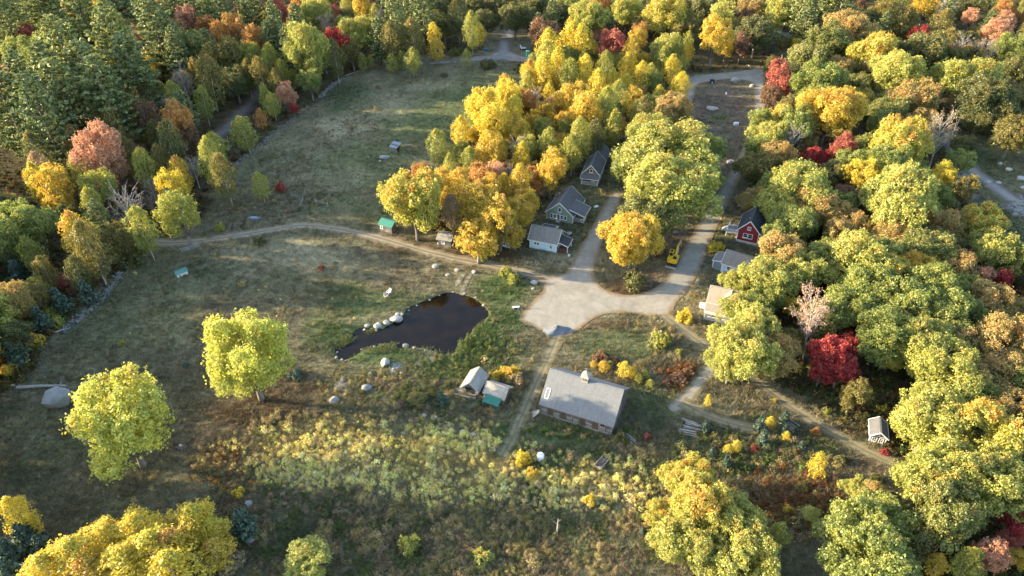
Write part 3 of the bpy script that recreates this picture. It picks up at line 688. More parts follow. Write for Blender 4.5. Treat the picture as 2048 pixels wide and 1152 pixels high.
LEAF = {
 'og': leafmat('leaf_olive_green', (0.155,0.175,0.036), (0.280,0.285,0.058), (0.38,0.29,0.075), .25),
 'gg': leafmat('leaf_fresh_green', (0.158,0.200,0.036), (0.300,0.325,0.060), (0.42,0.40,0.075), .3),
 'oy': leafmat('leaf_yellow_green', (0.280,0.300,0.058), (0.440,0.430,0.078), (0.52,0.38,0.070), .3),
 'ly': leafmat('leaf_lemon', (0.390,0.410,0.066), (0.540,0.530,0.085), (0.56,0.42,0.06), .2),
 'oo': leafmat('leaf_tan_orange', (0.320,0.255,0.072), (0.450,0.325,0.090), (0.50,0.27,0.075), .45),
 'yo': leafmat('leaf_yellow_orange_tips', (0.360,0.360,0.055), (0.540,0.470,0.064), (0.58,0.32,0.045), .5),
 'yb': leafmat('leaf_bright_yellow', (0.540,0.420,0.030), (0.680,0.510,0.040), (0.48,0.44,0.05), .3),
 'yg': leafmat('leaf_yellow_birch_green', (0.230,0.255,0.044), (0.370,0.355,0.056), (0.52,0.43,0.05), .4),
 'gd': leafmat('leaf_gold', (0.500,0.355,0.036), (0.640,0.460,0.044), (0.56,0.28,0.05), .3),
 'or': leafmat('leaf_orange', (0.440,0.190,0.045), (0.520,0.270,0.058), (0.48,0.32,0.06), .4),
 'sa': leafmat('leaf_salmon', (0.500,0.250,0.150), (0.600,0.350,0.185), (0.52,0.19,0.10), .3),
 'rd': leafmat('leaf_red', (0.340,0.070,0.050), (0.430,0.120,0.075), (0.46,0.20,0.09), .3),
 'cr': leafmat('leaf_crimson', (0.300,0.015,0.016), (0.420,0.034,0.026), (0.42,0.09,0.05), .25),
 'ru': leafmat('leaf_rust', (0.180,0.095,0.045), (0.240,0.140,0.060), (0.28,0.11,0.045), .4),
 'dg': leafmat('leaf_dark_green', (0.090,0.108,0.026), (0.160,0.158,0.033), (0.250,0.190,0.036), .3),
 'dy': leafmat('leaf_dull_olive', (0.160,0.145,0.027), (0.240,0.200,0.036), (0.310,0.200,0.036), .35),  # a duller, browner olive leaf
 'pn': leafmat('needles_pine', (0.140,0.180,0.056), (0.225,0.245,0.074), None, 0, .3),
 'py': leafmat('needles_pine_pale', (0.190,0.220,0.066), (0.285,0.300,0.082), None, 0, .3),
 'sp': leafmat('needles_spruce', (0.046,0.080,0.050), (0.072,0.112,0.064), None, 0, .15),
 'pk': leafmat('leaf_pink_sparse', (0.44,0.23,0.15), (0.48,0.30,0.18), None, 0, .3),
 'tn': leafmat('leaf_tan', (0.33,0.25,0.13), (0.41,0.31,0.16), (0.33,0.19,0.09), .3),
}
BARK = surf('bark_grey', (0.20,0.17,0.14), (0.12,0.10,0.08), 3, .95, .6, (1, 1, .3))
BARKP = surf('bark_pale', (0.46,0.42,0.36), (0.30,0.26,0.21), 2.5, .9, .4, (1, 1, .4))
BARKB = surf('bark_bare', (0.34,0.31,0.29), (0.24,0.21,0.19), 2.5, .9)
NAME = {'oak': 'broad_tree', 'ragged': 'broad_tree', 'maple': 'maple_tree', 'birch': 'birch_tree', 'sapling': 'sapling', 'pine': 'pine_tree', 'spruce': 'young_spruce', 'bare': 'bare_tree', 'thin': 'thin_leaved_tree', 'shrub': 'shrub'}
_cnt = {}
for k in TPL:                                            # material on the object, so that kinds share the leaf mesh
    for (ms, *_r_) in TPL[k]:
        for me in ms:
            if me is not None and not me.materials: me.materials.append(None)
def set_mat(o, m):
    o.material_slots[0].link = 'OBJECT'; o.material_slots[0].material = m
HMAX = dict(oak=17, ragged=17, maple=14.5, birch=15.5, sapling=7, pine=24, spruce=6, bare=15, thin=15, shrub=3.2)
TREES = []                                               # (root, px, py, kind, colour, width px, base)
def grow(kind, colour, pos, s, sz=None, bark=None, rz=None, var=None, label=None):
    vs = TPL[kind]; i = _cnt.get(kind, 0) if var is None else var; _cnt[kind] = _cnt.get(kind, 0)+1
    (cm, tm), w, h, zc = vs[i % len(vs)]
    r = bpy.data.objects.new('leafy_tree' if kind == 'maple' and colour in ('gg', 'dy', 'dg', 'oy', 'og', 'yg') else NAME[kind], None); COL.objects.link(r); r.empty_display_size = .3
    e_ = RG.uniform(.88, 1.12) if kind in ('oak', 'maple', 'birch') and colour != 'ly' else 1.0
    r.location = pos; r.scale = (s*e_, s/e_, s*(sz or 1)); r.rotation_euler = (RG.normal()*.035, RG.normal()*.035, RG.random()*6.28 if rz is None else rz)
    if tm is not None:
        t = bpy.data.objects.new('trunk', tm); COL.objects.link(t); t.parent = r
        set_mat(t, bark or (BARKB if kind in ('bare', 'thin') else BARKP if kind in ('birch', 'sapling') else BARK))
    if cm is not None:
        c = bpy.data.objects.new('crown', cm); COL.objects.link(c); c.parent = r; set_mat(c, LEAF[colour])
    return r
def tree_at(px, py, wpx, kind, colour, hz=1.0, label=None, bark=None, var=None):
    """a tree whose crown is centred on that place of the photograph and measures wpx across there"""
    vs = TPL[kind]; i = _cnt.get(kind, 0) if var is None else var
    _, w, h, zc = vs[i % len(vs)]
    s = 1.0; z = 6.0; want = hz
    for _ in range(9):
        p = un(px, py, z); _, _, k = to_px(p[0], p[1], z)
        s = wpx/F*float(k)/w; hz = min(want, HMAX[kind]*max(want, 1)/(s*h))
        z = gz1(p[0], p[1])+zc*s*hz
    b = Vector((p[0], p[1], gz1(p[0], p[1])-.05))
    r = grow(kind, colour, b, s, hz, bark, None, var)
    TREES.append(dict(o=r, x=px, y=py, kind=kind, c=colour, w=wpx, b=b, rad=s*w/2, label=label, h=h*s*hz))
    return r

# ================================================================== THE TREES, one line each: x y width kind colour [height]
_vk = 0
KIND = dict(O='oak', G='ragged', M='maple', B='birch', S='sapling', P='pine', E='spruce', D='bare', T='thin', H='shrub')
def rows(off, sc, txt, wide=1.0, tall=1.0):
    global _vk
    for ln in txt.replace('\n', ';').split(';'):
        q = ln.split('|')[0].split(); lab = ln.split('|')[1].strip() if '|' in ln else None
        if len(q) < 5: continue
        x, y, w = off[0]+float(q[0])/sc, off[1]+float(q[1])/sc, float(q[2])/sc*(wide if q[3] in 'OG' else .72 if q[3] == 'E' else 1)
        cl = q[4]
        if q[3] == 'O' and x > 1450 and cl in ('gg', 'og', 'oy') and not lab:
            _vk += 1; cl = {3: 'oo', 6: 'yo', 9: 'oo', 11: 'gd', 14: 'yo'}.get(_vk % 19, cl)
        tree_at(x, y, w, KIND[q[3]], cl, (float(q[5]) if len(q) > 5 else 1.0)*(tall if q[3] in 'OPMB' else 1), lab)
S_ = 2.88
# far left woods
rows((0, 0), S_, """
40 130 210 P py; 250 60 260 P py|broad pale pine at the far side of the pine grove;  150 20 220 P pn; 480 120 230 P py|slender-topped pale pine among darker pines of the grove; 700 60 260 P pn; 850 140 210 P pn; 560 40 160 M gd; 920 220 240 P pn; 690 190 170 M oo; 790 250 160 M ru
240 300 230 O gg; 120 310 200 O gg; 60 230 160 O oo; 440 230 190 O oy; 330 210 150 M gd; 420 390 270 P py 1.15|tall pale green pine whose top stands free in the pine grove; 670 300 270 P py 1.2|tallest pale pine, second top standing free, beyond the bare grey tree; 520 510 290 P pn|stout dark pine standing before the two tallest pale pines; 770 440 250 P pn; 320 500 260 P pn; 180 440 200 O oy; 420 620 290 P pn|low-boughed dark pine standing nearest the salmon pink maple; 620 610 280 P pn; 150 560 240 P pn; 260 690 240 P pn; 60 640 210 P pn; 840 380 150 M gd; 540 400 150 B yg; 760 590 150 M oo
150 225 120 M rd; 560 190 90 M cr; 40 450 140 M sa; 30 540 110 O oo; 900 15 140 M or; 1610 60 110 M rd 1.3|orange red maple standing tall at the back of the wood; 1370 90 80 M ru; 1920 85 100 M rd; 1880 130 90 T pk; 1935 240 130 M cr|crimson maple beside the flat-topped yellow tree
1095 115 150 M sa; 1200 170 150 M or; 1350 170 170 M or|bright orange maple, tallest of the orange row above the wood road; 1270 210 140 M or; 1490 230 150 M or; 1020 190 150 M oo; 430 45 120 M gd; 1740 30 120 M or
1080 270 250 O og; 1290 330 250 O dy; 930 320 170 O dy; 1180 400 190 O dy; 1450 330 180 O yg; 1200 450 160 B dy; 1350 460 170 O dg; 1000 330 140 P pn; 1400 270 150 O dy; 880 560 120 B dg
1055 465 140 D og|bare silver-grey tree among dark pines; 330 780 150 D og|bare grey leaning tree between the salmon maple and the pines; 990 620 130 D og; 690 790 90 D og; 880 1080 100 D og; 1110 960 110 T tn
1755 270 250 O oy 1.25|flat-topped yellow tree on a tall clean trunk at the field corner; 1640 420 40 D og 1.4
1020 715 180 M or|orange maple at the wood road bend; 1085 800 150 M ru; 1060 870 100 M ru; 605 850 250 M sa 1.1|large salmon pink maple at the edge of the pines; 650 950 160 M sa
1170 590 90 B yg; 930 560 90 B yg; 1010 570 100 B yg; 1530 560 70 S yg 1.5; 1570 600 80 B yg .8; 1500 680 70 S or; 1410 760 130 B yg .7; 1235 850 120 B yg .75; 1210 940 130 B yg 1.1|tall lime birch on the near side of the wood road; 1290 1010 130 B dy; 930 930 110 B dy; 830 970 120 B yg; 1040 1000 110 B gd; 1010 1070 200 M yb|bright yellow round tree closest to the track's wood end; 560 1065 190 M yg; 300 1060 200 M gd; 240 1000 130 B tn; 215 1060 120 B yb; 470 985 110 B yg; 180 1010 80 S gg; 240 890 130 B dg; 790 800 150 O dy; 850 690 160 M ru; 980 830 150 B dg; 720 880 120 B dy; 560 720 150 B dg; 440 850 120 B dy; 660 750 140 B dy
1650 535 120 M sa|faded pink maple beside the dead white snag; 1690 620 55 M cr; 1500 1065 85 B yg .9; 1615 1075 60 H rd 1.6; 1690 450 90 S yg; 1550 350 100 B yg; 1510 430 100 B dy; 1420 430 90 B dy; 1590 480 80 B dy
1700 170 120 P pn; 1740 160 80 S yg 1.5; 1490 90 90 M gd; 1580 190 140 P pn; 1440 40 140 P pn; 1120 40 130 P pn; 1220 70 130 P py; 1290 100 130 P pn; 1010 70 130 P pn; 1820 70 180 O oy; 1990 140 120 O oy; 1800 400 90 B dy; 1930 330 100 B dg; 1680 280 110 P pn; 1560 260 110 P pn; 1840 200 110 O dy
""", 1.0, 1.22)
rows((680, 0), S_, """
100 180 220 O oy; 15 250 70 M cr; 120 40 120 M gd; 330 120 140 P py 1.15|tall pale pine with a bare stem behind the pasture fence; 230 90 60 D og 1.2; 430 210 120 B dy; 555 280 100 B gd .6; 600 150 140 O dg; 680 90 120 B dg; 760 170 105 B yg|slim birch with a white trunk by the fork of the upper road; 840 110 130 O dg; 480 50 150 P pn; 400 40 130 P pn; 560 40 150 O dg; 1010 90 190 O dg; 900 30 140 O dg; 770 40 130 O dg; 1170 190 190 M ru|russet brown tree beside the teal portable toilet; 1440 90 210 O oy; 1250 80 140 O dg; 1340 150 90 M yb; 1560 40 130 O dg; 1650 60 180 O oy; 1890 70 250 O yo; 1120 40 140 O dg; 1320 30 140 O gg; 1480 20 120 M or; 1780 120 140 O dy; 220 220 110 P pn; 300 230 110 B dy
130 350 60 S yg; 180 350 45 S yg; 300 360 70 S yg; 360 340 70 S yg; 415 345 90 B yg .8; 725 330 62 S yg; 660 300 60 H dg; 850 365 90 H dg; 600 430 40 H dg; 1050 385 90 H dg
1210 280 140 B yb; 1320 230 150 B yb; 1400 250 130 B yb; 1200 360 140 B yg; 1300 330 150 O gg; 1570 255 180 M rd|rosy red maple rising out of the yellow grove; 1470 200 70 M sa; 1720 220 110 M gd; 1900 270 190 O oy; 1480 370 60 M or; 1600 340 130 O oy; 1750 350 100 M gd; 1420 430 120 B yb; 1320 450 120 B yg; 1180 420 130 B yb; 1090 440 100 B gd; 1400 330 130 O og; 1840 330 150 O og; 1680 300 100 B gd; 1260 390 120 B yb
980 560 170 M yb 1.15|golden yellow tree crowning the edge of the yellow grove; 840 620 190 M yb 1.1|golden yellow tree leaning over the pasture, outermost of the grove; 900 710 190 M yb; 1010 760 170 M gd; 1110 560 100 T pk; 1215 600 110 M sa; 1350 560 170 M gd; 1480 500 110 B yb; 1560 480 90 B yb; 1650 500 80 B yb; 1740 440 90 B yb; 1800 470 140 O gg; 1430 640 180 M gd; 1570 730 110 B yg; 1800 590 130 O oy; 1920 620 180 O oo; 1720 660 120 B dy; 1620 570 110 B yg; 790 770 110 M gd; 870 850 180 M gd; 700 880 150 O oy; 1070 850 130 M oy; 1210 970 170 M gd; 1250 800 90 M or; 1390 790 130 B yg; 1170 730 120 M oy; 1010 860 110 D og 1.1|bare ivory tree beside the orange-topped maple of the grove; 800 1030 160 M or|orange-topped maple above the weathered shed; 900 1000 130 M sa; 975 1010 110 T pk 1.1; 1045 1060 130 B gd; 1290 700 120 M gd; 1530 620 130 B yg; 640 960 90 B yg; 1120 690 110 M gd; 1000 670 120 B yb; 1370 700 120 M gd; 1480 790 110 B dg
""", 1.0, 1.12)
rows((0, 0), 1, """
826 396 134 O yo 1.2|broad yellow tree with orange edges over the green-roofed shed; 905 420 44 B tn; 965 410 80 M gd; 1040 425 66 M gd|golden tree leaning towards the green cottage; 955 474 92 M gd .75|low orange gold tree between the weathered shed and the little blue shed; 920 385 56 B gd; 1000 450 60 M oo; 990 440 76 M gd; 1048 402 60 M gd; 925 462 56 M oo .8; 975 380 64 M gd; 1030 465 50 M gd .8; 890 360 60 M gd
1335 300 190 O oy 1.0|large green-gold oak on the long island, tallest there; 1300 270 110 O oy; 1395 290 90 O gg; 1345 375 190 O oy; 1255 330 80 O gg; 1400 350 90 O gg; 1266 470 122 O gd|round orange-gold oak at the near tip of the road island; 1300 425 110 O og; 1340 215 80 O oo
""")
# far right woods
rows((1348, 0), S_, """
235 190 180 M gd 1.3|golden orange tree with two lobes beyond the dirt clearing; 290 70 150 M oy; 300 270 90 M gd; 60 150 170 O dy; 450 60 150 O oo; 600 60 170 O oy; 480 180 190 O dg; 760 50 150 P py; 750 120 120 P pn; 960 30 180 P py; 850 90 50 M cr; 640 250 90 M dy; 380 150 130 O dy; 150 50 150 O dg; 20 40 130 O dg; 880 60 110 P pn
590 430 150 M rd 1.2|tall scarlet pink maple at the head of the right-hand road; 620 520 90 M rd; 700 260 90 M yb; 880 230 220 O og; 1030 160 230 O og; 780 330 200 O og; 980 290 160 O gg; 1170 290 240 O gg; 1300 410 260 O oy; 820 470 250 O gg; 960 390 160 O oo; 1480 455 90 M cr|small crimson maple wedged between two yellow-green oaks; 1400 560 250 O oy; 1700 450 310 O oy|broad dome-shaped yellow oak by itself above the dark slope; 1800 570 280 O dg; 1960 270 170 O gg; 900 620 310 O oy; 1080 570 150 O yo; 1160 700 40 M cr; 600 680 190 O yo; 700 710 220 O gg; 560 770 180 O oy; 690 800 120 D og; 580 890 180 O oo; 480 960 210 O dy; 975 850 140 M rd|salmon red maple in the middle of the oak wood; 790 900 130 M cr; 900 900 90 M cr; 1080 830 120 O oy; 1300 800 290 O yo; 1200 920 240 O gg; 1560 740 170 T tn 1.2|bare purple-grey tree with a few tan leaves by the gravel lane; 1590 610 60 S oo 1.5; 1100 1000 180 M yb; 900 1000 170 O dg; 720 1070 320 O oy; 1050 1090 120 O ru; 1350 1090 330 O oy; 1530 1010 140 M yb|bright yellow maple touching the gravel lane clearing; 1130 400 150 O dy; 1050 480 150 O og; 1250 640 200 O og; 1420 700 170 O oo; 780 600 150 O gg
1310 110 180 M dy; 1410 200 120 M cr; 1560 60 110 D og; 1440 270 220 O dg; 1620 230 150 O dy; 1720 90 90 M sa|pale pink maple on the far slope; 1670 270 110 D og|bare white-stemmed tree on the far slope; 1800 280 130 T tn; 1870 190 160 M sa; 1900 50 120 M or; 1920 110 110 M sa; 1990 100 60 M or; 1640 40 100 O dg; 1580 310 130 O ru; 1960 420 190 O dg; 1460 20 160 M gd; 1200 60 130 O dy; 1120 120 120 O dg; 1750 190 100 O dy; 1860 270 110 M sa; 1700 330 150 O dy; 1540 150 110 B dy; 1340 200 110 O dy
1900 640 200 O dg; 1960 760 220 O dy; 1760 680 190 O dg; 1660 820 120 O dg; 1980 540 160 O dy; 1880 480 130 O dg
""", 1.15)
rows((1348, 380), S_, """
600 100 210 O oy; 470 50 160 O oo; 830 100 240 O oy; 700 190 220 O gg; 1000 40 160 O ru; 1000 190 190 O oo; 1300 80 350 O oy|wide sunlit yellow oak along the lower edge of the gravel lane; 1540 190 220 O oo|tan orange oak showing warmer than the oaks round it; 1250 250 220 O oo; 1460 320 240 O og; 1780 190 230 O gg; 1850 330 230 O oy; 1890 430 160 O og; 620 360 250 O oy; 560 500 250 O oy; 410 520 130 O gg; 730 460 250 O oy; 850 390 210 O gg; 1070 390 290 O oy|bright domed oak in the middle of the oak mass; 1200 480 240 O gg; 1130 560 280 O gg; 1000 670 270 O gg; 1330 640 290 O gg; 1480 560 270 O gg; 1560 700 270 O gg; 680 660 130 M yb|deep yellow maple above the crimson maple; 500 630 190 O gg; 1830 630 230 O oo; 1960 700 170 O oo; 1770 500 130 M sa; 1900 520 110 M cr; 480 780 260 O oy; 400 900 300 O oy 1.1|huge yellow-green oak at the bend of the south track; 560 950 250 O og; 330 1000 220 O oy; 640 860 170 O dy
830 700 200 T pk 1.3|tall pale-stemmed tree with thin pink leaves above the crimson maple; 910 950 230 M cr 1.1|large crimson maple at the edge of the oak wood; 1010 900 170 M cr; 850 1040 150 M cr .9; 960 1030 170 M cr .9; 1230 830 310 O gg; 1250 960 150 O gg; 1470 890 310 O oy; 1560 1000 330 O oy; 1900 850 290 O oo; 1700 1080 250 O oo; 1850 1000 240 O oo; 1360 760 220 O gg; 1700 560 180 O gg; 1640 430 200 O oo; 1400 450 200 O og
240 325 90 H yb|round yellow bush beside the pale blue cottage; 370 545 170 O oy; 400 680 190 O oy; 300 500 80 M gg; 330 690 70 M oy .7
""", 1.18)
rows((1348, 752), S_, """
1480 250 410 O oy|big sunlit oak beside the navy shed; 1780 340 440 O oy; 1540 540 400 O oy|big tawny yellow oak across from the navy shed; 1840 600 400 O oy; 1620 780 400 O og; 1950 180 260 O oo; 1720 120 260 O gg
160 720 340 O yo 1.1|ragged oak with orange branch tips at the near edge; 80 560 230 O yo; 390 860 330 O oy; 60 930 300 O oy; 430 1070 340 O oy; 200 1020 280 O oy; -40 800 200 O yo; 600 930 130 B yg; 1040 880 360 O gg|large green oak closest to the rusty bracken; 1210 830 300 O gg; 1150 1050 460 O gg; 1150 690 170 O og; 1060 640 140 O oy; 1960 800 200 M cr|crimson maple at the outer edge of the near oaks; 1800 1040 200 M sa; 1930 950 150 M rd; 1510 1080 110 B gd; 1700 1090 160 B yg; 1980 1040 130 M gd; 1520 890 90 M yb; 790 790 100 B oy .5; 1990 560 130 O dg; 1420 960 150 B dg
""", 1.12)
# the trees of the near meadow
rows((0, 0), 1, """
236 834 180 G ly 1.1|rounded lime-yellow tree standing alone in the near meadow; 488 690 162 G ly 1.25|tall bright yellow ragged tree standing alone between meadow and pond
150 1115 110 B yb .6; 215 1085 95 B yb .6; 285 1065 100 B yb .6; 300 1110 110 B yb .6; 385 1045 84 B yb .7; 425 1070 66 B yb .7; 340 1095 100 B gd .6; 250 1135 110 B yb .6; 430 1110 70 B gd .6; 100 1145 100 B yb .6; 340 1148 110 B yb .6; 180 1152 100 B gd .6; 38 1030 56 B yb 1.1|lone yellow birch rising out of dark spruces; 60 1055 40 S yb
52 1075 62 E sp; 15 1105 60 E sp; 486 1045 60 E sp|dark blue-green spruce beside the yellow birch clump; 395 1140 70 E sp; 80 1090 50 E sp; 20 1145 60 E sp; 456 1122 56 H tn; 612 1122 92 M oy .55|small rounded pale yellow-green tree alone at the near edge; 475 985 24 H yb; 590 748 30 H sp
""")
# left margin
rows((0, 380), S_, """
110 200 330 O gg 1.15|large pale green tree with a slanting grey trunk at the wood margin; 60 330 230 O dg; 330 90 170 M gd; 540 90 120 B yg; 460 260 170 B gd; 560 400 110 B tn; 520 340 180 B dy; 690 260 180 M dy; 820 220 150 B yg; 720 90 190 D og; 1010 40 90 M yb; 1030 130 200 M yg; 870 70 80 D og; 370 510 100 S rd .5; 410 580 60 H ru; 210 560 110 B yg .7; 500 590 120 E sp; 350 630 120 E sp; 440 480 120 B dg; 260 470 110 B dy; 100 470 140 E sp; 60 640 220 O oo 1.2|tan-topped tree with a leaning bare trunk beside the stone wall; 290 700 90 H yg; 230 740 120 E sp; 200 860 90 H gd 1.3; 80 930 150 E sp; 40 1030 90 H gd; 1265 212 52 H yg 1.3; 1490 287 70 H dg; 1850 445 38 H rd; 700 880 42 H yg; 1070 1005 40 H sp; 320 760 90 H yg; 640 340 90 B dy; 750 400 130 H dg
""", 1.0, 1.12)
rows((680, 380), S_, """
960 470 80 H yg 1.2; 1000 510 70 H yg 1.3; 1700 520 120 H dg 1.2; 1850 860 120 H yg; 1640 1030 80 S yb .7; 1690 1050 60 S yb .7; 1720 1080 50 S yg .6; 1760 1060 50 S yg .6; 1790 1110 50 S yg .6; 1520 1010 70 S gd .5; 1460 1000 40 S gd .6; 1560 1000 50 S og .5; 1950 930 50 H yg; 1985 720 90 H yb 1.2; 1840 350 80 H ru 1.1; 820 360 100 H yg; 1500 960 90 H ru; 1580 980 60 H ru; 1950 1080 110 H ru .6; 2010 1040 70 H ru .7; 1880 1110 60 H ru .7; 980 1050 110 H gd .9; 1020 1090 90 H tn; 890 1070 80 H gd; 430 990 0.1 H og
""".replace('430 990 0.1 H og', ''))
rows((1348, 752), S_, """
830 505 95 S yb 1.2|slender bright yellow sapling standing alone above the rusty bracken; 360 400 60 S yb .8; 312 420 52 S yb .8; 200 140 40 S yb 1.2; 560 260 50 S yb .9; 650 340 45 S yb .9; 500 270 80 E sp; 640 240 80 E sp; 515 350 76 E sp; 580 140 34 H yb; 880 205 50 H yg 1.2; 1060 125 70 H oy; 1210 190 70 H yb; 822 320 62 H or; 700 430 60 H ru; 470 420 60 H cr; 180 290 66 E sp; 310 490 66 E sp; 215 440 56 E sp; 1215 435 45 H cr; 755 560 40 H rd; 830 582 50 H or; 1160 590 70 H og; 520 633 24 H yb; 655 760 62 H gd; 740 640 70 H dy; 940 580 30 H rd; 640 300 60 E sp; 740 400 60 E sp; 960 480 70 H dg
""")
rows((680, 752), S_, """
450 130 120 M dy .35; 1055 470 85 H yb 1.5|tall yellow bush beside the white tank; 1440 710 70 H yb 1.4; 305 375 50 H yg; 400 960 120 H yg 1.2; 820 1040 120 H oy; 1770 345 50 H rd; 115 860 56 H dg; 140 940 40 H sp; 1620 350 90 H dg; 1520 420 60 H dg; 1740 890 46 E sp; 590 130 80 E sp; 120 345 30 H gd; 1330 450 60 H tn; 1110 560 80 H gd
""")
print('trees listed', len(TREES))

# the wood between them, thinner and lower: sown where the photograph shows forest
def sow(polys, spacing, seed, avoid_grow=0.0):
    rng = np.random.default_rng(seed); out = []
    base = np.array([(t['b'][0], t['b'][1]) for t in TREES if t['kind'] not in ('shrub', 'spruce', 'sapling')]); rad = np.array([t['rad'] for t in TREES if t['kind'] not in ('shrub', 'spruce', 'sapling')])
    for poly in polys:
        w = un_many([(max(-330, min(2420, x)), max(-36, min(1300, y))) for x, y in poly])
        x0, y0 = w.min(0); x1, y1 = w.max(0)
        q = np.stack([rng.uniform(x0, x1, 9000), rng.uniform(y0, y1, 9000)], 1); q = q[inpoly(q[:, 0], q[:, 1], w)]
        px, py = d_px(q[:, 0], q[:, 1]); q = q[~on_road(q[:, 0], q[:, 1], 3.5)]
        for p in q:
            if len(base) and (np.hypot(*(base-p).T) < rad*.62+spacing*.3).any(): continue
            if out and (np.hypot(*(np.array(out)-p).T) < spacing).any(): continue
            out.append(p)
    return out
SHADE_GAPS = [(73, 103)]
FILL = []
for p in sow(FOREST_PX[:1], 9.0, 4)+sow(FOREST_PX[1:2], 10.5, 5)+sow(FOREST_PX[2:3], 7.0, 6)+sow(FOREST_PX[3:], 10.5, 9):
    px, py = d_px(p[0], p[1]); px, py = float(px), float(py)
    if not (-70 < px < 2330 and -45 < py < 1290): continue
    if (395 < px < 545 and 190 < py < 335) or ((px-15)/70)**2+((py-370)/60)**2 < 1: continue
    q = RG.random()
    if py < 330 and px < 640: kind, c = (('pine', 'pn') if q < .25 else ('maple', 'gg') if q < .5 else ('birch', 'yg') if q < .75 else ('maple', 'oo') if q < .85 else ('birch', 'dy'))
    elif 780 < px < 1380 and 100 < py: kind, c = (('birch', 'yg') if q < .25 else ('maple', 'gd') if q < .6 else ('birch', 'yb') if q < .92 else ('maple', 'or'))
    elif px > 1400 and py > 230: kind, c = (('maple', 'gg') if q < .5 else ('maple', 'dy') if q < .8 else ('maple', 'oo'))
    else: kind, c = (('maple', 'dy') if q < .35 else ('maple', 'dg') if q < .6 else ('birch', 'yg') if q < .75 else ('pine', 'pn') if q < .9 else ('maple', 'ru'))
    s = RG.uniform(.6, .95) if px < 2120 and py < 1180 else RG.uniform(1.0, 1.4)
    vis = px < 2120 and py < 1180
    r = grow(kind, c, (p[0], p[1], gz1(*p)-.05), s)
    d = dict(o=r, x=px, y=py, kind=kind, c=c, w=s*TPL[kind][0][1]*10, b=Vector((p[0], p[1], 0)), rad=s*TPL[kind][0][1]/2, label=None, h=10, fill=True)
    (TREES if vis else FILL).append(d)
# the wood goes on past the left edge of the picture; its shade lies over the meadow
_rng = np.random.default_rng(8); _out = []
for _ in range(5000):
    x, y = _rng.uniform(-170, -66), _rng.uniform(34, 215)
    px, py = d_px(x, y)
    if px > -45: continue
    cc_ = y+.14*(x+90)
    if cc_ < 67 or 72 < cc_ < 103 or y > 165: continue
    if _out and (np.hypot(*(np.array(_out)-(x, y)).T) < 9.5).any(): continue
    _out.append((x, y)); k, c, s = [('oak', 'gg', 1.0), ('pine', 'pn', .9), ('maple', 'dy', 1.2), ('oak', 'oy', 1.05)][_rng.integers(0, 4)]
    if cc_ < 79: k, c, s = 'pine', 'pn', 1.2            # tall pines near the close end, lower growth next to them
    r = grow(k, c, (x, y, gz1(x, y)-.05), s*_rng.uniform(1.0, 1.25))
    FILL.append(dict(o=r))
for cc_ in np.arange(81, 103, 4.2):                       # lower growth where the light comes over the top
    for x in (-98, -104):
        y = cc_-.14*(x+90)+_rng.uniform(-1, 1); r = grow('maple', 'oy', (x, y, gz1(x, y)-.05), _rng.uniform(.95, 1.08)); FILL.append(dict(o=r))
print('sown', len(TREES), 'outside', len(FILL))

# ================================================================== BUILDINGS
def paint(n, c, k=.85): return siding(n, c, tuple(v*k for v in c))
TRIM = surf('white_trim', (0.72,0.71,0.68), (0.58,0.57,0.54), 3, .6)
GLASS = nodes('window_glass'); _b = GLASS[2]; _b.inputs['Base Color'].default_value = (0.012,0.014,0.018,1); _b.inputs['Roughness'].default_value = .08; _b.inputs['Specular IOR Level'].default_value = .6; GLASS = GLASS[0]
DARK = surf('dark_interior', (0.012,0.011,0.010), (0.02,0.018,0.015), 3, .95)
SH_SLATE = shingle('slate_grey_shingles', (0.092,0.092,0.095), (0.132,0.132,0.134), (0.108,0.107,0.110))
SH_DARK = shingle('dark_shingles', (0.048,0.048,0.048), (0.074,0.074,0.073), (0.060,0.060,0.058))
SH_BROWN = shingle('brown_grey_shingles', (0.155,0.14,0.125), (0.21,0.19,0.165), (0.24,0.20,0.155))
SH_BARN = shingle('barn_shingles', (0.138,0.141,0.143), (0.176,0.179,0.182), (0.157,0.160,0.162))
SH_TAN = shingle('tan_shingles', (0.235,0.20,0.15), (0.29,0.25,0.185), (0.26,0.225,0.165))
SH_OLD = shingle('weathered_shingles', (0.26,0.235,0.20), (0.34,0.31,0.26), (0.22,0.20,0.17))
OLDWOOD = surf('weathered_boards', (0.14,0.122,0.105), (0.07,0.062,0.055), 2.2, .95, .5, (3, 3, .25), third=(0.26,0.235,0.205))
BROWNWOOD = surf('brown_door_boards', (0.10,0.068,0.042), (0.055,0.04,0.028), 2.4, .9, .5, (3, 3, .25))
GREYWOOD = surf('silvered_timber', (0.32,0.30,0.27), (0.22,0.20,0.18), 2.4, .9, .3, (1, 1, .4))
CONC = surf('concrete', (0.42,0.40,0.37), (0.32,0.30,0.28), 2, .9)
GREENMETAL = surf('green_ribbed_metal', (0.02,0.135,0.095), (0.03,0.165,0.12), 1.4, .42, spec=.5)
STEEL = surf('galvanised_steel', (0.42,0.43,0.44), (0.32,0.33,0.34), 2, .4, metal=.6)
BRICK = surf('chimney_brick', (0.30,0.16,0.12), (0.22,0.12,0.09), 6, .9)

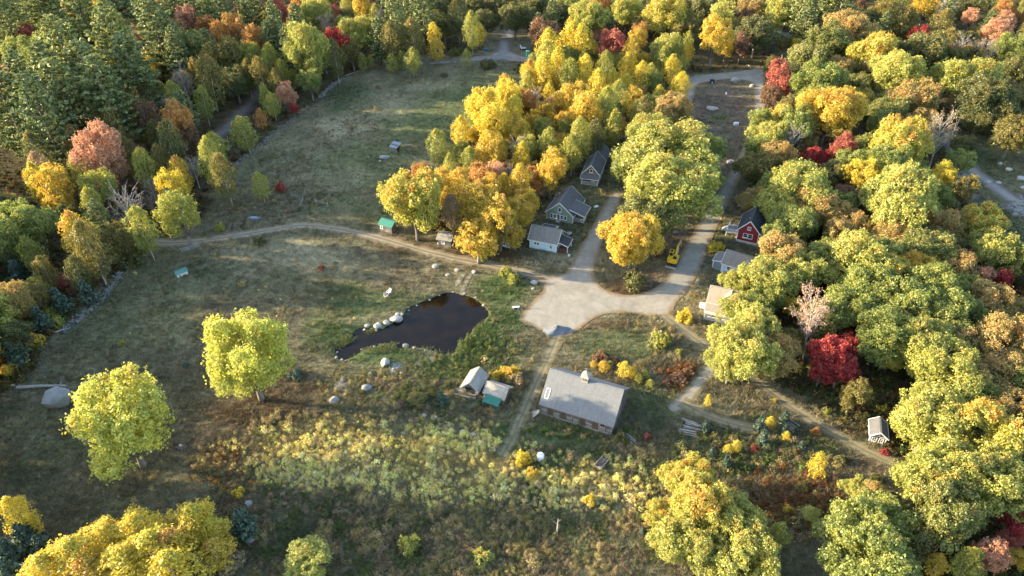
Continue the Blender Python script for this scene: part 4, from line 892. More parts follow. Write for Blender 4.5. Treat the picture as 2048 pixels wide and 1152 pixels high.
class House:
    """local frame: x along the front, y to the back, z up; the front-left corner of the wall is the origin"""
    def __init__(s, name, label, cat, pos, ang, w, d, eave, ridge, axis='y', group=None):
        s.r = root(name, label, cat, pos, ang, group); s.w, s.d, s.e, s.rg, s.ax = w, d, eave, ridge, axis
    def face(s, f):
        """origin, right-hand direction, outward direction of a wall seen from outside"""
        w, d = s.w, s.d
        return {'f': ((0,0), (1,0), (0,-1)), 'r': ((w,0), (0,1), (1,0)), 'b': ((w,d), (-1,0), (0,1)), 'l': ((0,d), (0,-1), (-1,0))}[f]
    def pt(s, f, u, z, o=0.0):
        (a, b), (ux, uy), (nx, ny) = s.face(f); return (a+ux*u+nx*o, b+uy*u+ny*o, z)
    def panel(s, mb, f, u0, u1, z0, z1, o0, o1):
        P = lambda u, z, o: s.pt(f, u, z, o)
        mb.hexa([P(u0,z0,o1), P(u1,z0,o1), P(u1,z0,o0), P(u0,z0,o0)], [P(u0,z1,o1), P(u1,z1,o1), P(u1,z1,o0), P(u0,z1,o0)])
        return mb
    def walls(s, mat, base=None, mat_base=None):
        m = MB(); w, d, e, g = s.w, s.d, s.e, s.rg; z0 = -0.5
        if s.ax == 'y': m.prism_y([(0,z0),(w,z0),(w,e),(w/2,g),(0,e)], 0, d)
        else: m.prism_x([(0,z0),(d,z0),(d,e),(d/2,g),(0,e)], 0, w)
        m.put('wall', mat, s.r)
        if base:
            b = MB(); b.box((-.06,-.06,-.6), (w+.06, d+.06, base)); b.put('foundation', mat_base or CONC, s.r)
        return s
    def roof(s, mat, oh=.35, t=.14, trim=None, og=None):
        w, d, e, g = s.w, s.d, s.e, s.rg; og = oh if og is None else og
        half = (w if s.ax == 'y' else d)/2; k = (g-e)/half; lift = .06; L = d if s.ax == 'y' else w
        for side in (-1, 1):
            m = MB(); ze = e-k*oh
            def P(h, l, z): return (half+side*h, l, z+lift) if s.ax == 'y' else (l, half+side*h, z+lift)
            hi = half+oh
            q = [P(hi, -og, ze), P(hi, L+og, ze), P(0, L+og, g), P(0, -og, g)]
            n = np.cross(np.array(q[1])-np.array(q[0]), np.array(q[3])-np.array(q[0]))
            if n[2] < 0: q = [q[1], q[0], q[3], q[2]]
            qs = [(a, b, c+t) for a, b, c in q]
            m.hexa(q, qs); m.put('roof_slope', mat, s.r)
        rc = MB()
        if s.ax == 'y': rc.bar((half, -og, g+t+lift), (half, L+og, g+t+lift), .28, .05)
        else: rc.bar((-og, half, g+t+lift), (L+og, half, g+t+lift), .28, .05)
        rc.put('ridge_cap', mat, s.r)
        if trim:
            for l in (-og-.03, L+og+.03):
                m = MB()
                for side in (-1, 1):
                    ze = e-k*oh
                    P = (lambda h, z: (half+side*h, l, z)) if s.ax == 'y' else (lambda h, z: (l, half+side*h, z))
                    m.bar(P(half+oh, ze+.08), P(0, g+.10), .06, .20)
                m.put('rake_board', trim, s.r)
            for side in (-1, 1):
                m = MB(); h = half+oh+.03; ze = e-k*oh+.1
                a, b = ((half+side*h, -og, ze), (half+side*h, L+og, ze)) if s.ax == 'y' else ((-og, half+side*h, ze), (L+og, half+side*h, ze))
                m.bar(a, b, .05, .16); m.put('eave_board', trim, s.r)
        return s
    def corners(s, trim, z0=0.0):
        for x, y in ((0,0), (s.w,0), (0,s.d), (s.w,s.d)):
            m = MB(); sx = -.02 if x == 0 else .02; sy = -.02 if y == 0 else .02
            x0, x1 = (x+sx, x+.15) if x == 0 else (x-.15, x+sx); y0, y1 = (y+sy, y+.15) if y == 0 else (y-.15, y+sy)
            m.box((x0, y0, z0), (x1, y1, s.e-.03)); m.put('corner_board', trim, s.r)
        return s
    def window(s, f, u, z, w, h, trim=None, bars=1, t=.13, glass=None):
        trim = trim or TRIM; m = MB()
        for a in ((u-t, u, z-t, z+h+t), (u+w, u+w+t, z-t, z+h+t), (u, u+w, z-t, z), (u, u+w, z+h, z+h+t)): s.panel(m, f, *a, -.05, .06)
        fr = m.put('window', trim, s.r)
        p = MB(); s.panel(p, f, u+.002, u+w-.002, z+.002, z+h-.002, -.05, .012); p.put('pane', glass or GLASS, fr)
        if bars:
            b = MB(); s.panel(b, f, u+.003, u+w-.003, z+h/2-.03, z+h/2+.03, .014, .03)
            if bars > 1: s.panel(b, f, u+w/2-.025, u+w/2+.025, z+.004, z+h-.004, .014, .026)
            b.put('muntin', trim, fr)
        b = MB(); s.panel(b, f, u-t-.05, u+w+t+.05, z-t-.07, z-t-.003, -.04, .11); b.put('sill', trim, fr)
        return fr
    def door(s, f, u, z, w, h, mat, trim=None, lights=0):
        trim = trim or TRIM
        m = MB(); s.panel(m, f, u, u+w, z, z+h, -.05, .03); dd = m.put('door', mat, s.r)
        c = MB()
        for a in ((u-.13, u-.002, z, z+h+.13), (u+w+.002, u+w+.13, z, z+h+.13), (u-.002, u+w+.002, z+h+.002, z+h+.13)): s.panel(c, f, *a, -.05, .055)
        c.put('casing', trim, dd)
        k = MB(); s.panel(k, f, u+w-.14, u+w-.08, z+.95, z+1.02, .03, .09); k.put('handle', STEEL, dd)
        for i in range(lights):
            g = MB(); z0 = z+h*.28+i*h*.2; s.panel(g, f, u+.18, u+w-.18, z0, z0+h*.16, .031, .036); g.put('pane', GLASS, dd)
        return dd
    def deck(s, q, z, mat, name='porch_floor'):
        m = MB(); m.box((q[0], q[1], z-.15), (q[2], q[3], z)); m.put(name, mat, s.r)
    def post(s, x, y, z0, z1, t=.14, mat=None, name='porch_post'):
        m = MB(); m.box((x-t/2, y-t/2, z0), (x+t/2, y+t/2, z1)); return m.put(name, mat or TRIM, s.r)
    def shed_roof(s, q, mat, trim=None, t=.1, name='porch_roof'):
        """sloping slab over four corners given counter-clockwise from below left"""
        m = MB(); m.hexa(q, [(a, b, c+t) for a, b, c in q]); m.put(name, mat, s.r)
        if trim:
            b = MB()
            for i in range(4):
                p, r = np.array(q[i]), np.array(q[(i+1) % 4]); b.bar(p+[0, 0, t/2-.02], r+[0, 0, t/2-.02], .06, t+.06)
            b.put('porch_trim', trim, s.r)
    def railing(s, a, b, z, h=.9, mat=None, gap=.16):
        mat = mat or TRIM; a = np.array(a+(z,)); b = np.array(b+(z,)); m = MB()
        m.bar(a+[0, 0, h], b+[0, 0, h], .09, .06); m.bar(a+[0, 0, .12], b+[0, 0, .12], .06, .05)
        L = np.linalg.norm(b-a); n = int(L/gap)
        for i in range(n+1):
            p = a+(b-a)*i/max(1, n); m.bar(p+[0, 0, .1], p+[0, 0, h], .04)
        m.put('railing', mat, s.r)
    def chimney(s, x, y, z0, z1, mat=BRICK, t=.42):
        m = MB(); m.box((x-t/2, y-t/2, z0), (x+t/2, y+t/2, z1)); m.box((x-t/2-.05, y-t/2-.05, z1-.16), (x+t/2+.05, y+t/2+.05, z1-.06)); m.put('chimney', mat, s.r)
HOUSES_W = []
def base(px, py, px2, py2):
    a, b = at(px, py), at(px2, py2); v = b-a; return a, math.atan2(v.y, v.x), math.hypot(v.x, v.y)

# ---- the barn
_e1 = un(1040+255/6.777, 710+670/6.777, 2.45); _e2 = un(1040+1268/6.777, 710+985/6.777, 2.45)
_ang = math.atan2(*(_e2-_e1)[1::-1]); _L = np.linalg.norm(_e2-_e1)
_dx = np.array([math.cos(_ang), math.sin(_ang)]); _dy = np.array([-math.sin(_ang), math.cos(_ang)])
_o = _e1[:2]+_dx*.25+_dy*.45
bw, bd = _L-.5, 8.95
bz = gz1(*(_o+_dx*bw/2))-.05
B = House('timber_barn', 'long grey-roofed timber barn with a cupola and X-braced stall doors', 'barn', (_o[0], _o[1], bz), _ang, bw, bd, 2.75, 6.45, 'x')
m = MB(); m.prism_x([(.06,-.5),(bd-.06,-.5),(bd-.06,2.72),(bd/2,6.36),(.06,2.72)], .06, bw-.06); m.put('wall', DARK, B.r)
B.roof(SH_BARN, .45, .13, None, .25)
m = MB(); rg_ = np.random.default_rng(4)
for f, L in (('l', bd), ('r', bd), ('b', bw)):           # upright boards with gaps, cut to the gable
    u = 0.0
    while u < L-.1:
        wv = min(rg_.uniform(.2, .3), L-u); zt = 2.7 if f == 'b' else 2.7+3.55*(1-abs(u+wv/2-L/2)/(L/2))
        B.panel(m, f, u+.012, u+wv-.012, -.4+rg_.uniform(0, .12), zt-rg_.uniform(0, .1), -.055, rg_.uniform(0, .03)); u += wv
stuff(m.put('siding_boards', OLDWOOD, B.r))
m = MB(); B.panel(m, 'f', -.05, bw+.05, -.5, .28, -.05, .10); m.put('sill_beam', GREYWOOD, B.r)
m = MB(); B.panel(m, 'f', 0, bw, 2.35, 2.68, -.05, .03); m.put('header_beam', OLDWOOD, B.r)
nb = 11; bwid = bw/nb
for i in range(nb+1):
    m = MB(); c = min(max(i*bwid, .1), bw-.1); B.panel(m, 'f', c-.1, c+.1, .28, 2.35, -.05, .05); m.put('stall_post', OLDWOOD, B.r)
for i in range(nb):
    u0, u1 = i*bwid+.11, (i+1)*bwid-.11
    if i in (1, 3, 6, 8):                               # full plank doors
        m = MB(); k = 5
        for j in range(k):
            a = u0+(u1-u0)*j/k; B.panel(m, 'f', a+.008, a+(u1-u0)/k-.008, .3, 2.34, -.04, .02+.012*((i+j) % 2))
        m.put('plank_door', BROWNWOOD, B.r)
    else:                                               # half doors with a pale crossed frame under an open or boarded top
        m = MB(); B.panel(m, 'f', u0, u1, .3, 1.3, -.04, .015); hd = m.put('half_door', OLDWOOD, B.r)
        x = MB(); P = lambda u, z: B.pt('f', u, z, .045)
        for a, b in (((u0+.05,.36),(u1-.05,.36)), ((u0+.05,1.24),(u1-.05,1.24)), ((u0+.06,.4),(u0+.06,1.2)), ((u1-.06,.4),(u1-.06,1.2)), ((u0+.1,.42),(u1-.1,1.18)), ((u0+.1,1.18),(u1-.1,.42))):
            x.bar(P(*a), P(*b), .05, .12, (0, 1, .2))
        x.put('cross_brace', GREYWOOD, hd)
        if i == 9:
            fr = MB()
            for a in ((u0, u0+.08, 1.36, 2.3), (u1-.08, u1, 1.36, 2.3), (u0+.08, u1-.08, 1.36, 1.44), (u0+.08, u1-.08, 2.22, 2.3)): B.panel(fr, 'f', *a, -.04, .03)
            fr.put('open_hatch', GREYWOOD, B.r)
        else:
            t = MB(); k = 4
            for j in range(k):
                a = u0+(u1-u0)*j/k; B.panel(t, 'f', a+.01, a+(u1-u0)/k-.01, 1.38, 2.33, -.05, .012*((i+j) % 2))
            t.put('upper_boards', OLDWOOD, B.r)
            if i in (0, 2, 4, 7):
                t = MB(); B.panel(t, 'f', u0, u1, 2.1, 2.28, .03, .06); t.put('pale_lintel', GREYWOOD, B.r)
k_ = (6.45-2.75)/(bd/2)                                  # skylight low on the near slope, at the left end
sl = lambda x, y: (x, y, 2.75+k_*y+.21)
m = MB()
for a, b in ((((.35,.55)), ((1.0,.55))), (((.35,1.9)), ((1.0,1.9))), (((.35,.55)), ((.35,1.9))), (((1.0,.55)), ((1.0,1.9)))): m.bar(sl(*a), sl(*b), .09, .09)
skl = m.put('skylight', TRIM, B.r)
m = MB(); m.slab([sl(.39,.6), sl(.96,.6), sl(.96,1.86), sl(.39,1.86)], .03); m.put('pane', surf('skylight_glass', (0.20,0.21,0.22), (0.15,0.16,0.17), 3, .25), skl)
cx, cy = bw*.49, bd/2                                   # cupola astride the ridge
m = MB(); m.box((cx-.55, cy-.55, 5.5), (cx+.55, cy+.55, 7.35)); cup = m.put('cupola', GREYWOOD, B.r)
m = MB(); m.hexa([(cx-.75,cy-.75,7.35),(cx+.75,cy-.75,7.35),(cx+.75,cy+.75,7.35),(cx-.75,cy+.75,7.35)], [(cx-.12,cy-.12,8.45),(cx+.12,cy-.12,8.45),(cx+.12,cy+.12,8.45),(cx-.12,cy+.12,8.45)]); m.put('cupola_roof', GREYWOOD, cup)
for sx, sy, ax in ((0,-1,'x'), (0,1,'x'), (-1,0,'y'), (1,0,'y')):
    m = MB()
    for k in range(4):
        z = 6.72+k*.14
        if ax == 'x': m.bar((cx-.36, cy+sy*.57, z), (cx+.36, cy+sy*.57, z), .05, .07)
        else: m.bar((cx+sx*.57, cy-.36, z), (cx+sx*.57, cy+.36, z), .05, .07)
    m.put('louvre', OLDWOOD, cup)
m = MB(); m.bar((cx+.05, cy, 8.4), (cx+.05, cy, 9.1), .06); m.bar((cx-.3, cy, 8.9), (cx+.35, cy, 8.95), .05); m.put('weather_vane', STEEL, cup)
# board ramp leaning at the left end
fb = root('leaning_boards', 'loose silver boards leaning at the corner of the long barn', 'boards', at(1070, 838), _ang)
for k in range(5):
    m = MB(); m.bar((-.5-.18*k, .25*k, .05), (.55-.1*k, .3*k+.5, 1.5-.2*k), .2, .04); m.put('board', GREYWOOD, fb)

# ---- two little barns beside the big one
a, ang, w = base(900+270/10.475, 730+560/10.475, 900+560/10.475, 730+640/10.475)
H1 = House('hay_shed', 'small open shed with a sagging pale two-slope roof beside the board pile', 'shed', a, ang, 3.0, 3.9, 1.5, 2.75, 'y')
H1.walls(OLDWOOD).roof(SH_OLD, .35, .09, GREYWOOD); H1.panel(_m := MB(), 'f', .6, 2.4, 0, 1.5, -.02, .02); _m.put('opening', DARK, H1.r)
a, ang, w = base(900+740/10.475, 730+700/10.475, 900+1135/10.475, 730+835/10.475)
H2 = House('goat_shed', 'small grey-roofed shed with a green ribbed metal lean-to on its near side', 'shed', a, ang, w-.1, 2.9, 1.6, 2.7, 'x')
H2.walls(OLDWOOD).roof(SH_OLD, .3, .09, GREYWOOD)
m = MB(); xs = np.linspace(.35, w-.35, 13)
q = [(xs[0], -1.75, 1.0), (xs[-1], -1.75, 1.0), (xs[-1], -.2, 1.55), (xs[0], -.2, 1.55)]
m.hexa(q, [(x, y, z+.05) for x, y, z in q]); lt = m.put('metal_roof', GREENMETAL, H2.r)
m = MB()
for x in xs: m.bar((x, -1.74, 1.07), (x, -.22, 1.62), .05, .05)
m.put('rib', GREENMETAL, lt)
for x in (xs[0]+.1, xs[-1]-.1): H2.post(x, -1.65, -.1, 1.0, .1, OLDWOOD, 'lean_to_post')
bp = root('board_pile', 'long heap of grey boards lying between the two little sheds', 'boards', at(930, 787), -.32)
for k in range(16):
    m = MB(); y = RG.uniform(-.9, .9); x = RG.uniform(-2.2, -.6); z = .06+.05*(k//4)
    m.bar((x, y, z), (x+RG.uniform(2.6, 4.4), y+RG.uniform(-.5, .5), z+RG.uniform(0, .12)), .22, .05); m.put('board', GREYWOOD if k % 3 else OLDWOOD, bp)

# ---- green cottage
a, ang, w = base(1040+357/6.775, 350+592/6.775, 1040+713/6.775, 350+659/6.775)
SAGE = paint('sage_green_clapboard', (0.24,0.29,0.20)); 
G = House('green_cottage', 'sage green clapboard cottage with grey roof and five front openings', 'cottage', a, ang, w, 8.6, 2.15, 5.15, 'y')
G.walls(SAGE, .18).roof(SH_SLATE, .3, .13, TRIM).corners(TRIM)
for u, ww in ((1.05,.5), (1.95,.5), (3.75,.5), (4.62,.5)): G.window('f', u, .75, ww, .95)
G.door('f', 2.78, .2, .65, 1.75, surf('grey_door', (.3,.3,.3), (.24,.24,.24)), TRIM, 3)
G.window('f', w/2-.33, 2.75, .62, .95)
for y in (1.6, 5.4): G.window('l', 8.6-y, .8, .7, 1.0)
m = MB(); m.box((2.6, -.9, -.3), (3.7, -.03, .16)); m.put('step', CONC, G.r)
G.chimney(w*.22, 5.2, 2.5, 4.9, BRICK, .4)
# porch under a lower slope on the right
m = MB(); m.box((w+.02, .9, -.3), (w+2.5, 5.4, .2)); m.put('porch_floor', GREYWOOD, G.r)
G.shed_roof([(w*.72, .55, 3.55), (w+2.75, .55, 2.05), (w+2.75, 5.8, 2.05), (w*.72, 5.8, 3.55)], SH_SLATE, TRIM, .12)
m = MB(); m.box((w+.02, 2.9, .2), (w+2.45, 5.4, 2.1)); m.put('porch_room', SAGE, G.r)
for y in (1.0, 2.8): G.post(w+2.4, y, .2, 2.1)
G.railing((w+.1, 1.0), (w+2.4, 1.0), .2); G.railing((w+2.4, 1.0), (w+2.4, 2.8), .2)

# ---- blue cottage
a, ang, w = base(1040+130/6.775, 350+985/6.775, 1040+492/6.775, 350+1055/6.775)
ICE = paint('ice_blue_clapboard', (0.47,0.60,0.62))
Bc = House('blue_cottage', 'ice blue low cottage with a brown-grey roof and dark side porch', 'cottage', a, ang, w, 5.2, 2.55, 4.6, 'x')
Bc.walls(ICE, .15).roof(SH_BROWN, .35, .12, TRIM).corners(TRIM)
Bc.window('f', 1.15, 1.25, .45, .6); Bc.window('f', 1.82, 1.25, .45, .6); Bc.window('f', w-1.6, .95, .5, .65)
Bc.window('r', 2.2, 2.8, .5, .6)
Bc.shed_roof([(w-.05, .25, 2.75), (w+2.7, .25, 1.95), (w+2.7, 3.9, 1.95), (w-.05, 3.9, 2.75)], SH_DARK, TRIM)
Bc.deck((w+.02, .4, w+2.5, 3.7), .2, surf('red_brown_deck', (.16,.07,.05), (.11,.05,.04)))
for y in (.5, 3.5): Bc.post(w+2.45, y, .2, 1.95)
Bc.railing((w+.05, .45), (w+2.45, .45), .2, .85, surf('red_brown_rail', (.2,.09,.065), (.15,.07,.05)))
m = MB(); m.box((-.55, 1.5, -.2), (-.06, 3.2, .9)); m.put('side_bin', ICE, Bc.r)
m = MB(); m.box((1.2, 5.25, -.3), (4.2, 7.6, 2.0)); m.put('back_room', ICE, Bc.r)
Bc.shed_roof([(.95, 4.9, 2.9), (4.5, 4.9, 2.9), (4.5, 7.9, 2.05), (.95, 7.9, 2.05)], SH_DARK, TRIM, .12, 'back_roof')
Bc.chimney(4.75, 5.6, 0, 3.3, CONC, .45)

# ---- brown cottage
a, ang, w = base(1140+236/9.6, 270+900/9.6, 1140+527/9.6, 270+948/9.6)
CED = paint('brown_shingled_wall', (0.26,0.165,0.10), .75)
Br = House('brown_cottage', 'brown cottage with a small front porch and long roofed wing behind', 'cottage', a, ang+.06, w+.25, 8.2, 2.75, 5.1, 'y')
w = Br.w; Br.walls(CED, .15).roof(SH_SLATE, .3, .13, TRIM).corners(TRIM)
Br.window('f', w/2-.32, 3.15, .6, .8); Br.door('f', w/2+.3, .2, .85, 1.95, TRIM)
for u in (1.2, 4.3): Br.window('r', u, .9, .7, 1.15, bars=2); Br.window('r', u+.95, .9, .7, 1.15, bars=2)
Br.shed_roof([(-.3, -1.9, 1.9), (w+.2, -1.9, 1.9), (w+.2, -.02, 2.75), (-.3, -.02, 2.75)], SH_SLATE, TRIM)
Br.deck((-.1, -1.8, w, -.05), .25, GREYWOOD)
for x in (0, w-.1): Br.post(x, -1.7, .2, 1.95, .16)
Br.railing((0, -1.7), (w-.1, -1.7), .25)
m = MB(); m.prism_y([(.4,-.3), (w-.3,-.3), (w-.3,2.2), (w/2,4.2), (.4,2.2)], 8.3, 16); m.put('wing_wall', CED, Br.r)
for sd_ in (-1, 1):
    m = MB(); h = w/2; q = [(h+sd_*2.5, 8.1, 2.0), (h+sd_*2.5, 16.3, 2.0), (h, 16.3, 4.4), (h, 8.1, 4.4)]
    if sd_ < 0: q = [q[1], q[0], q[3], q[2]]
    m.hexa(q, [(x, y, z+.12) for x, y, z in q]); m.put('wing_roof', SH_SLATE, Br.r)

# ---- red cottage
a, ang, w = base(1390+312/3.84, 380+393/3.84, 1390+470/3.84, 380+438/3.84)
REDP = paint('barn_red_clapboard', (0.26,0.028,0.030))
Rc = House('red_cottage', 'barn red cottage with white trim and a white railed deck', 'cottage', a, ang+.1, w, 7.0, 3.35, 5.95, 'y')
Rc.walls(REDP).roof(SH_DARK, .3, .13, TRIM).corners(TRIM, .6)
m = MB(); m.box((-.05, -.05, -.5), (w+.05, 7.05, .62)); m.put('foundation', surf('white_foundation', (.6,.59,.55), (.48,.47,.44)), Rc.r)
Rc.window('f', w/2-.95, 1.55, .85, .95); Rc.window('f', w/2+.1, 1.55, .85, .95); Rc.window('f', w/2-.28, 3.75, .55, .6, bars=2)
Rc.chimney(w*.4, 1.6, 4.5, 6.0, STEEL, .12)
Rc.deck((-2.7, 1.2, -.05, 5.2), 1.2, GREYWOOD, 'deck')
for x, y in ((-2.6, 1.3), (-2.6, 5.1), (-.2, 1.3)): Rc.post(x, y, -.2, 2.1, .14, None, 'deck_post')
Rc.railing((-2.6, 1.3), (-.15, 1.3), 1.2); Rc.railing((-2.6, 1.3), (-2.6, 5.1), 1.2)
m = MB()
for k in range(5): m.box((-2.65-.28*k-.28, 3.4, -.2), (-2.65-.28*k, 4.6, 1.1-.22*k))
m.put('stairs', TRIM, Rc.r)
m = MB(); m.box((w+.02, .6, -.3), (w+1.8, 3.2, 1.75)); m.put('annex', surf('dark_annex', (.05,.045,.045), (.035,.03,.03)), Rc.r)
Rc.shed_roof([(w-.02, .45, 2.3), (w+2.0, .45, 1.8), (w+2.0, 3.4, 1.8), (w-.02, 3.4, 2.3)], SH_DARK)
m = MB()
for p, q in (((w+.45,.56,.5),(w+1.5,.56,.5)), ((w+.45,.56,1.5),(w+1.5,.56,1.5)), ((w+.45,.56,.5),(w+.45,.56,1.5)), ((w+1.5,.56,.5),(w+1.5,.56,1.5))): m.bar(p, q, .1, .1, (0, 1, 0))
fr = m.put('window', TRIM, Rc.r); m = MB(); m.box((w+.5, .575, .55), (w+1.45, .598, 1.45)); m.put('pane', GLASS, fr)

# ---- pale blue cottage with the grey-brown roof
e1 = un(1390+205/3.84, 380+572/3.84, 2.4); e2 = un(1390+338/3.84, 380+612/3.84, 2.4); ang = math.atan2(*(e2-e1)[1::-1])
PALE = paint('pale_blue_clapboard', (0.42,0.53,0.66))
dx = np.array([math.cos(ang), math.sin(ang)]); dy = np.array([-dx[1], dx[0]]); o = e1[:2]+dy*.3
Lb = House('pale_blue_cottage', 'pale blue cottage with a broad grey-brown roof half under the oaks', 'cottage', (o[0], o[1], gz1(*o)-.05), ang, 7.0, 5.4, 2.5, 4.2, 'x')
Lb.walls(PALE).roof(SH_BROWN, .35, .12, TRIM, .2).corners(TRIM)
Lb.window('f', 1.2, 1.2, .55, .75); Lb.window('f', 4.6, 1.2, .55, .75)
Lb.shed_roof([(-2.3, .25, 2.1), (.05, .25, 2.55), (.05, 4.2, 2.55), (-2.3, 4.2, 2.1)], SH_BROWN, TRIM)
Lb.deck((-2.1, .4, -.03, 4.0), .25, GREYWOOD)
for y in (.5, 3.9): Lb.post(-2.05, y, .2, 2.15)
m = MB(); m.box((-1.95, .46, .25), (-.05, .52, 1.95)); m.put('porch_screen', surf('porch_screen', (.16,.19,.23), (.12,.15,.18)), Lb.r)

# ---- cream house with the tan roof
e1 = un(1390+70/3.84, 380+930/3.84, 2.5); e2 = un(1390+345/3.84, 380+992/3.84, 2.5); ang = math.atan2(*(e2-e1)[1::-1])
dx = np.array([math.cos(ang), math.sin(ang)]); dy = np.array([-dx[1], dx[0]]); o = e1[:2]+dy*2.1+dx*.3
CREAM = paint('cream_clapboard', (0.62,0.58,0.46))
Ch = House('cream_house', 'cream house with a tan roof and white front porch under leaning oaks', 'house', (o[0], o[1], gz1(*o)-.05), ang, 7.4, 5.6, 2.9, 5.2, 'x')
Ch.walls(CREAM, .25).roof(SH_TAN, .35, .13, TRIM, .3).corners(TRIM)
Ch.shed_roof([(-.35, -2.1, 2.35), (7.75, -2.1, 2.35), (7.75, -.1, 3.0), (-.35, -.1, 3.0)], SH_TAN, TRIM)
Ch.deck((-.2, -2.0, 7.6, -.05), .3, GREYWOOD)
for x in (-.1, 2.4, 5.0, 7.5): Ch.post(x, -1.95, .2, 2.4, .16)
Ch.railing((-.1, -1.95), (7.5, -1.95), .3)
Ch.window('f', 1.0, 1.0, .8, 1.2); Ch.door('f', 3.2, .3, .9, 2.0, TRIM); Ch.window('f', 5.2, 1.0, .8, 1.2); Ch.window('l', 2.4, 1.0, .8, 1.2)
m = MB(); m.prism_y([(2.9,4.4), (5.1,4.4), (4.0,5.25)], 1.0, 2.8); dm = m.put('dormer', CREAM, Ch.r)
for sd_ in (-1, 1):
    m = MB(); q = [(4+sd_*1.3, .8, 4.3), (4+sd_*1.3, 2.9, 4.3), (4, 2.9, 5.35), (4, .8, 5.35)]
    if sd_ < 0: q = [q[1], q[0], q[3], q[2]]
    m.hexa(q, [(x, y, z+.1) for x, y, z in q]); m.put('dormer_roof', SH_TAN, dm)
m = MB(); m.box((-1.7, 1.5, .1), (-.05, 3.2, .45)); m.put('side_landing', TRIM, Ch.r); Ch.railing((-1.65, 1.55), (-.1, 1.55), .45)

# ---- navy shed
a, ang, w = base(1700+425/11.52, 820+712/11.52, 1700+797/11.52, 820+797/11.52)
NAVY = paint('navy_clapboard', (0.050,0.068,0.115))
Ns = House('navy_shed', 'little navy blue shed with white trim and two white-framed windows', 'shed', a, ang, w, 3.3, 1.5, 2.45, 'y')
Ns.walls(NAVY).roof(SH_SLATE, .22, .08, TRIM).corners(TRIM, .1)
Ns.window('f', .42, .35, .55, .75, bars=2, t=.09); Ns.window('f', 1.42, .35, .55, .75, bars=2, t=.09)
m = MB(); Ns.panel(m, 'f', .1, w-.1, 1.42, 1.54, .02, .05); m.bar(Ns.pt('f', w/2, 1.54, .04), Ns.pt('f', w/2, 2.3, .04), .05, .1); m.put('gable_trim', TRIM, Ns.r)
m = MB(); Ns.panel(m, 'f', -.02, w+.02, -.05, .08, .0, .05); m.put('bottom_board', TRIM, Ns.r)
m = MB()
for u in (.2, 1.7): m.bar(Ns.pt('l', u, .2, .05), Ns.pt('l', u+.9, 1.25, .05), .05, .08); m.bar(Ns.pt('l', u, 1.25, .05), Ns.pt('l', u+.9, 1.25, .05), .05, .08)
m.put('side_trim', TRIM, Ns.r)

# ---- weathered shed, little blue shed, green-roofed shed by the track
a, ang, w = base(740+873/6.4, 410+530/6.4, 740+1040/6.4, 410+556/6.4)
Ws = House('weathered_shed', 'weathered grey board shed with a mossy roof and one white window', 'shed', a, ang, w, 3.2, 2.15, 2.95, 'x')
Ws.walls(OLDWOOD); Ws.roof(SH_OLD, .32, .1)
Ws.window('f', 1.05, 1.05, .6, .6, bars=2, t=.1)
m = MB(); u = 0; rg_ = np.random.default_rng(6)
for f, L in (('f', w), ('r', 3.2)):
    u = 0
    while u < L-.1:
        wv = min(rg_.uniform(.16, .26), L-u)
        if not (f == 'f' and .8 < u+wv/2 < 1.9): Ws.panel(m, f, u+.01, u+wv-.01, -.2, 2.1-rg_.uniform(0, .12), .0, rg_.uniform(.015, .04))
        u += wv
stuff(m.put('siding_boards', OLDWOOD, Ws.r))
a, ang, w = base(740+1662/6.4, 410+528/6.4, 740+1792/6.4, 410+556/6.4)
Ss = House('blue_trim_shed', 'little grey shed with pale blue trim and dark gable roof', 'shed', a, ang, w, 3.6, 1.75, 2.75, 'y')
Ss.walls(paint('grey_shed_wall', (0.30,0.33,0.36))).roof(SH_DARK, .25, .09, surf('pale_blue_trim', (.5,.6,.68), (.42,.52,.6))).corners(surf('pale_blue_corner', (.5,.6,.68), (.42,.52,.6)))
Ss.window('f', .95, .6, .42, .75); Ss.window('r', .9, .75, .5, .5); Ss.window('r', 2.3, .75, .5, .5)
a, ang, w = base(760, 461, 790, 470)
Gs = House('green_roofed_shed', 'small shed with a green metal roof peeking from under the broad yellow tree', 'shed', a, ang, 3.6, 2.8, 1.9, 2.7, 'x')
Gs.walls(OLDWOOD).roof(GREENMETAL, .25, .06); Gs.window('f', .4, .9, .5, .5, bars=0)
bt = root('blue_tarp', 'blue tarp bundle on the ground in front of the green-roofed shed', 'tarp', at(777, 463), ang)
m = MB(); m.hexa([(-.8,-.4,0),(.8,-.45,0),(.75,.4,0),(-.7,.45,0)], [(-.55,-.25,.4),(.5,-.2,.3),(.55,.2,.45),(-.4,.25,.35)]); m.put('tarp', surf('blue_tarp', (.04,.09,.28), (.03,.06,.2), 4, .5), bt)

# ---- leaning outhouse in the upper field
a, ang, w = base(740+590/14.4, 260+640/14.4, 740+765/14.4, 260+650/14.4)
Oh = House('field_hut', 'grey tin-roofed hut leaning in the upper pasture', 'hut', a, ang-.25, 2.0, 2.3, 1.75, 2.25, 'x')
Oh.walls(OLDWOOD)
Oh.shed_roof([(-.25, -.35, 1.8), (2.25, -.35, 1.8), (2.25, 2.6, 2.35), (-.25, 2.6, 2.35)], surf('tin_roof', (.20,.25,.28), (.15,.18,.2), 2, .5), None, .06, 'tin_roof')
m = MB()
for i in range(6): m.box((-.0+i*.36, -.05, 0), (.13+i*.36, -.01, 1.75))
m.put('batten', GREYWOOD, Oh.r)
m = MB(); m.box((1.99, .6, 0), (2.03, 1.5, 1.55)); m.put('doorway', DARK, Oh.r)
Oh.r.rotation_euler = (0.0, R(4), ang-.25)
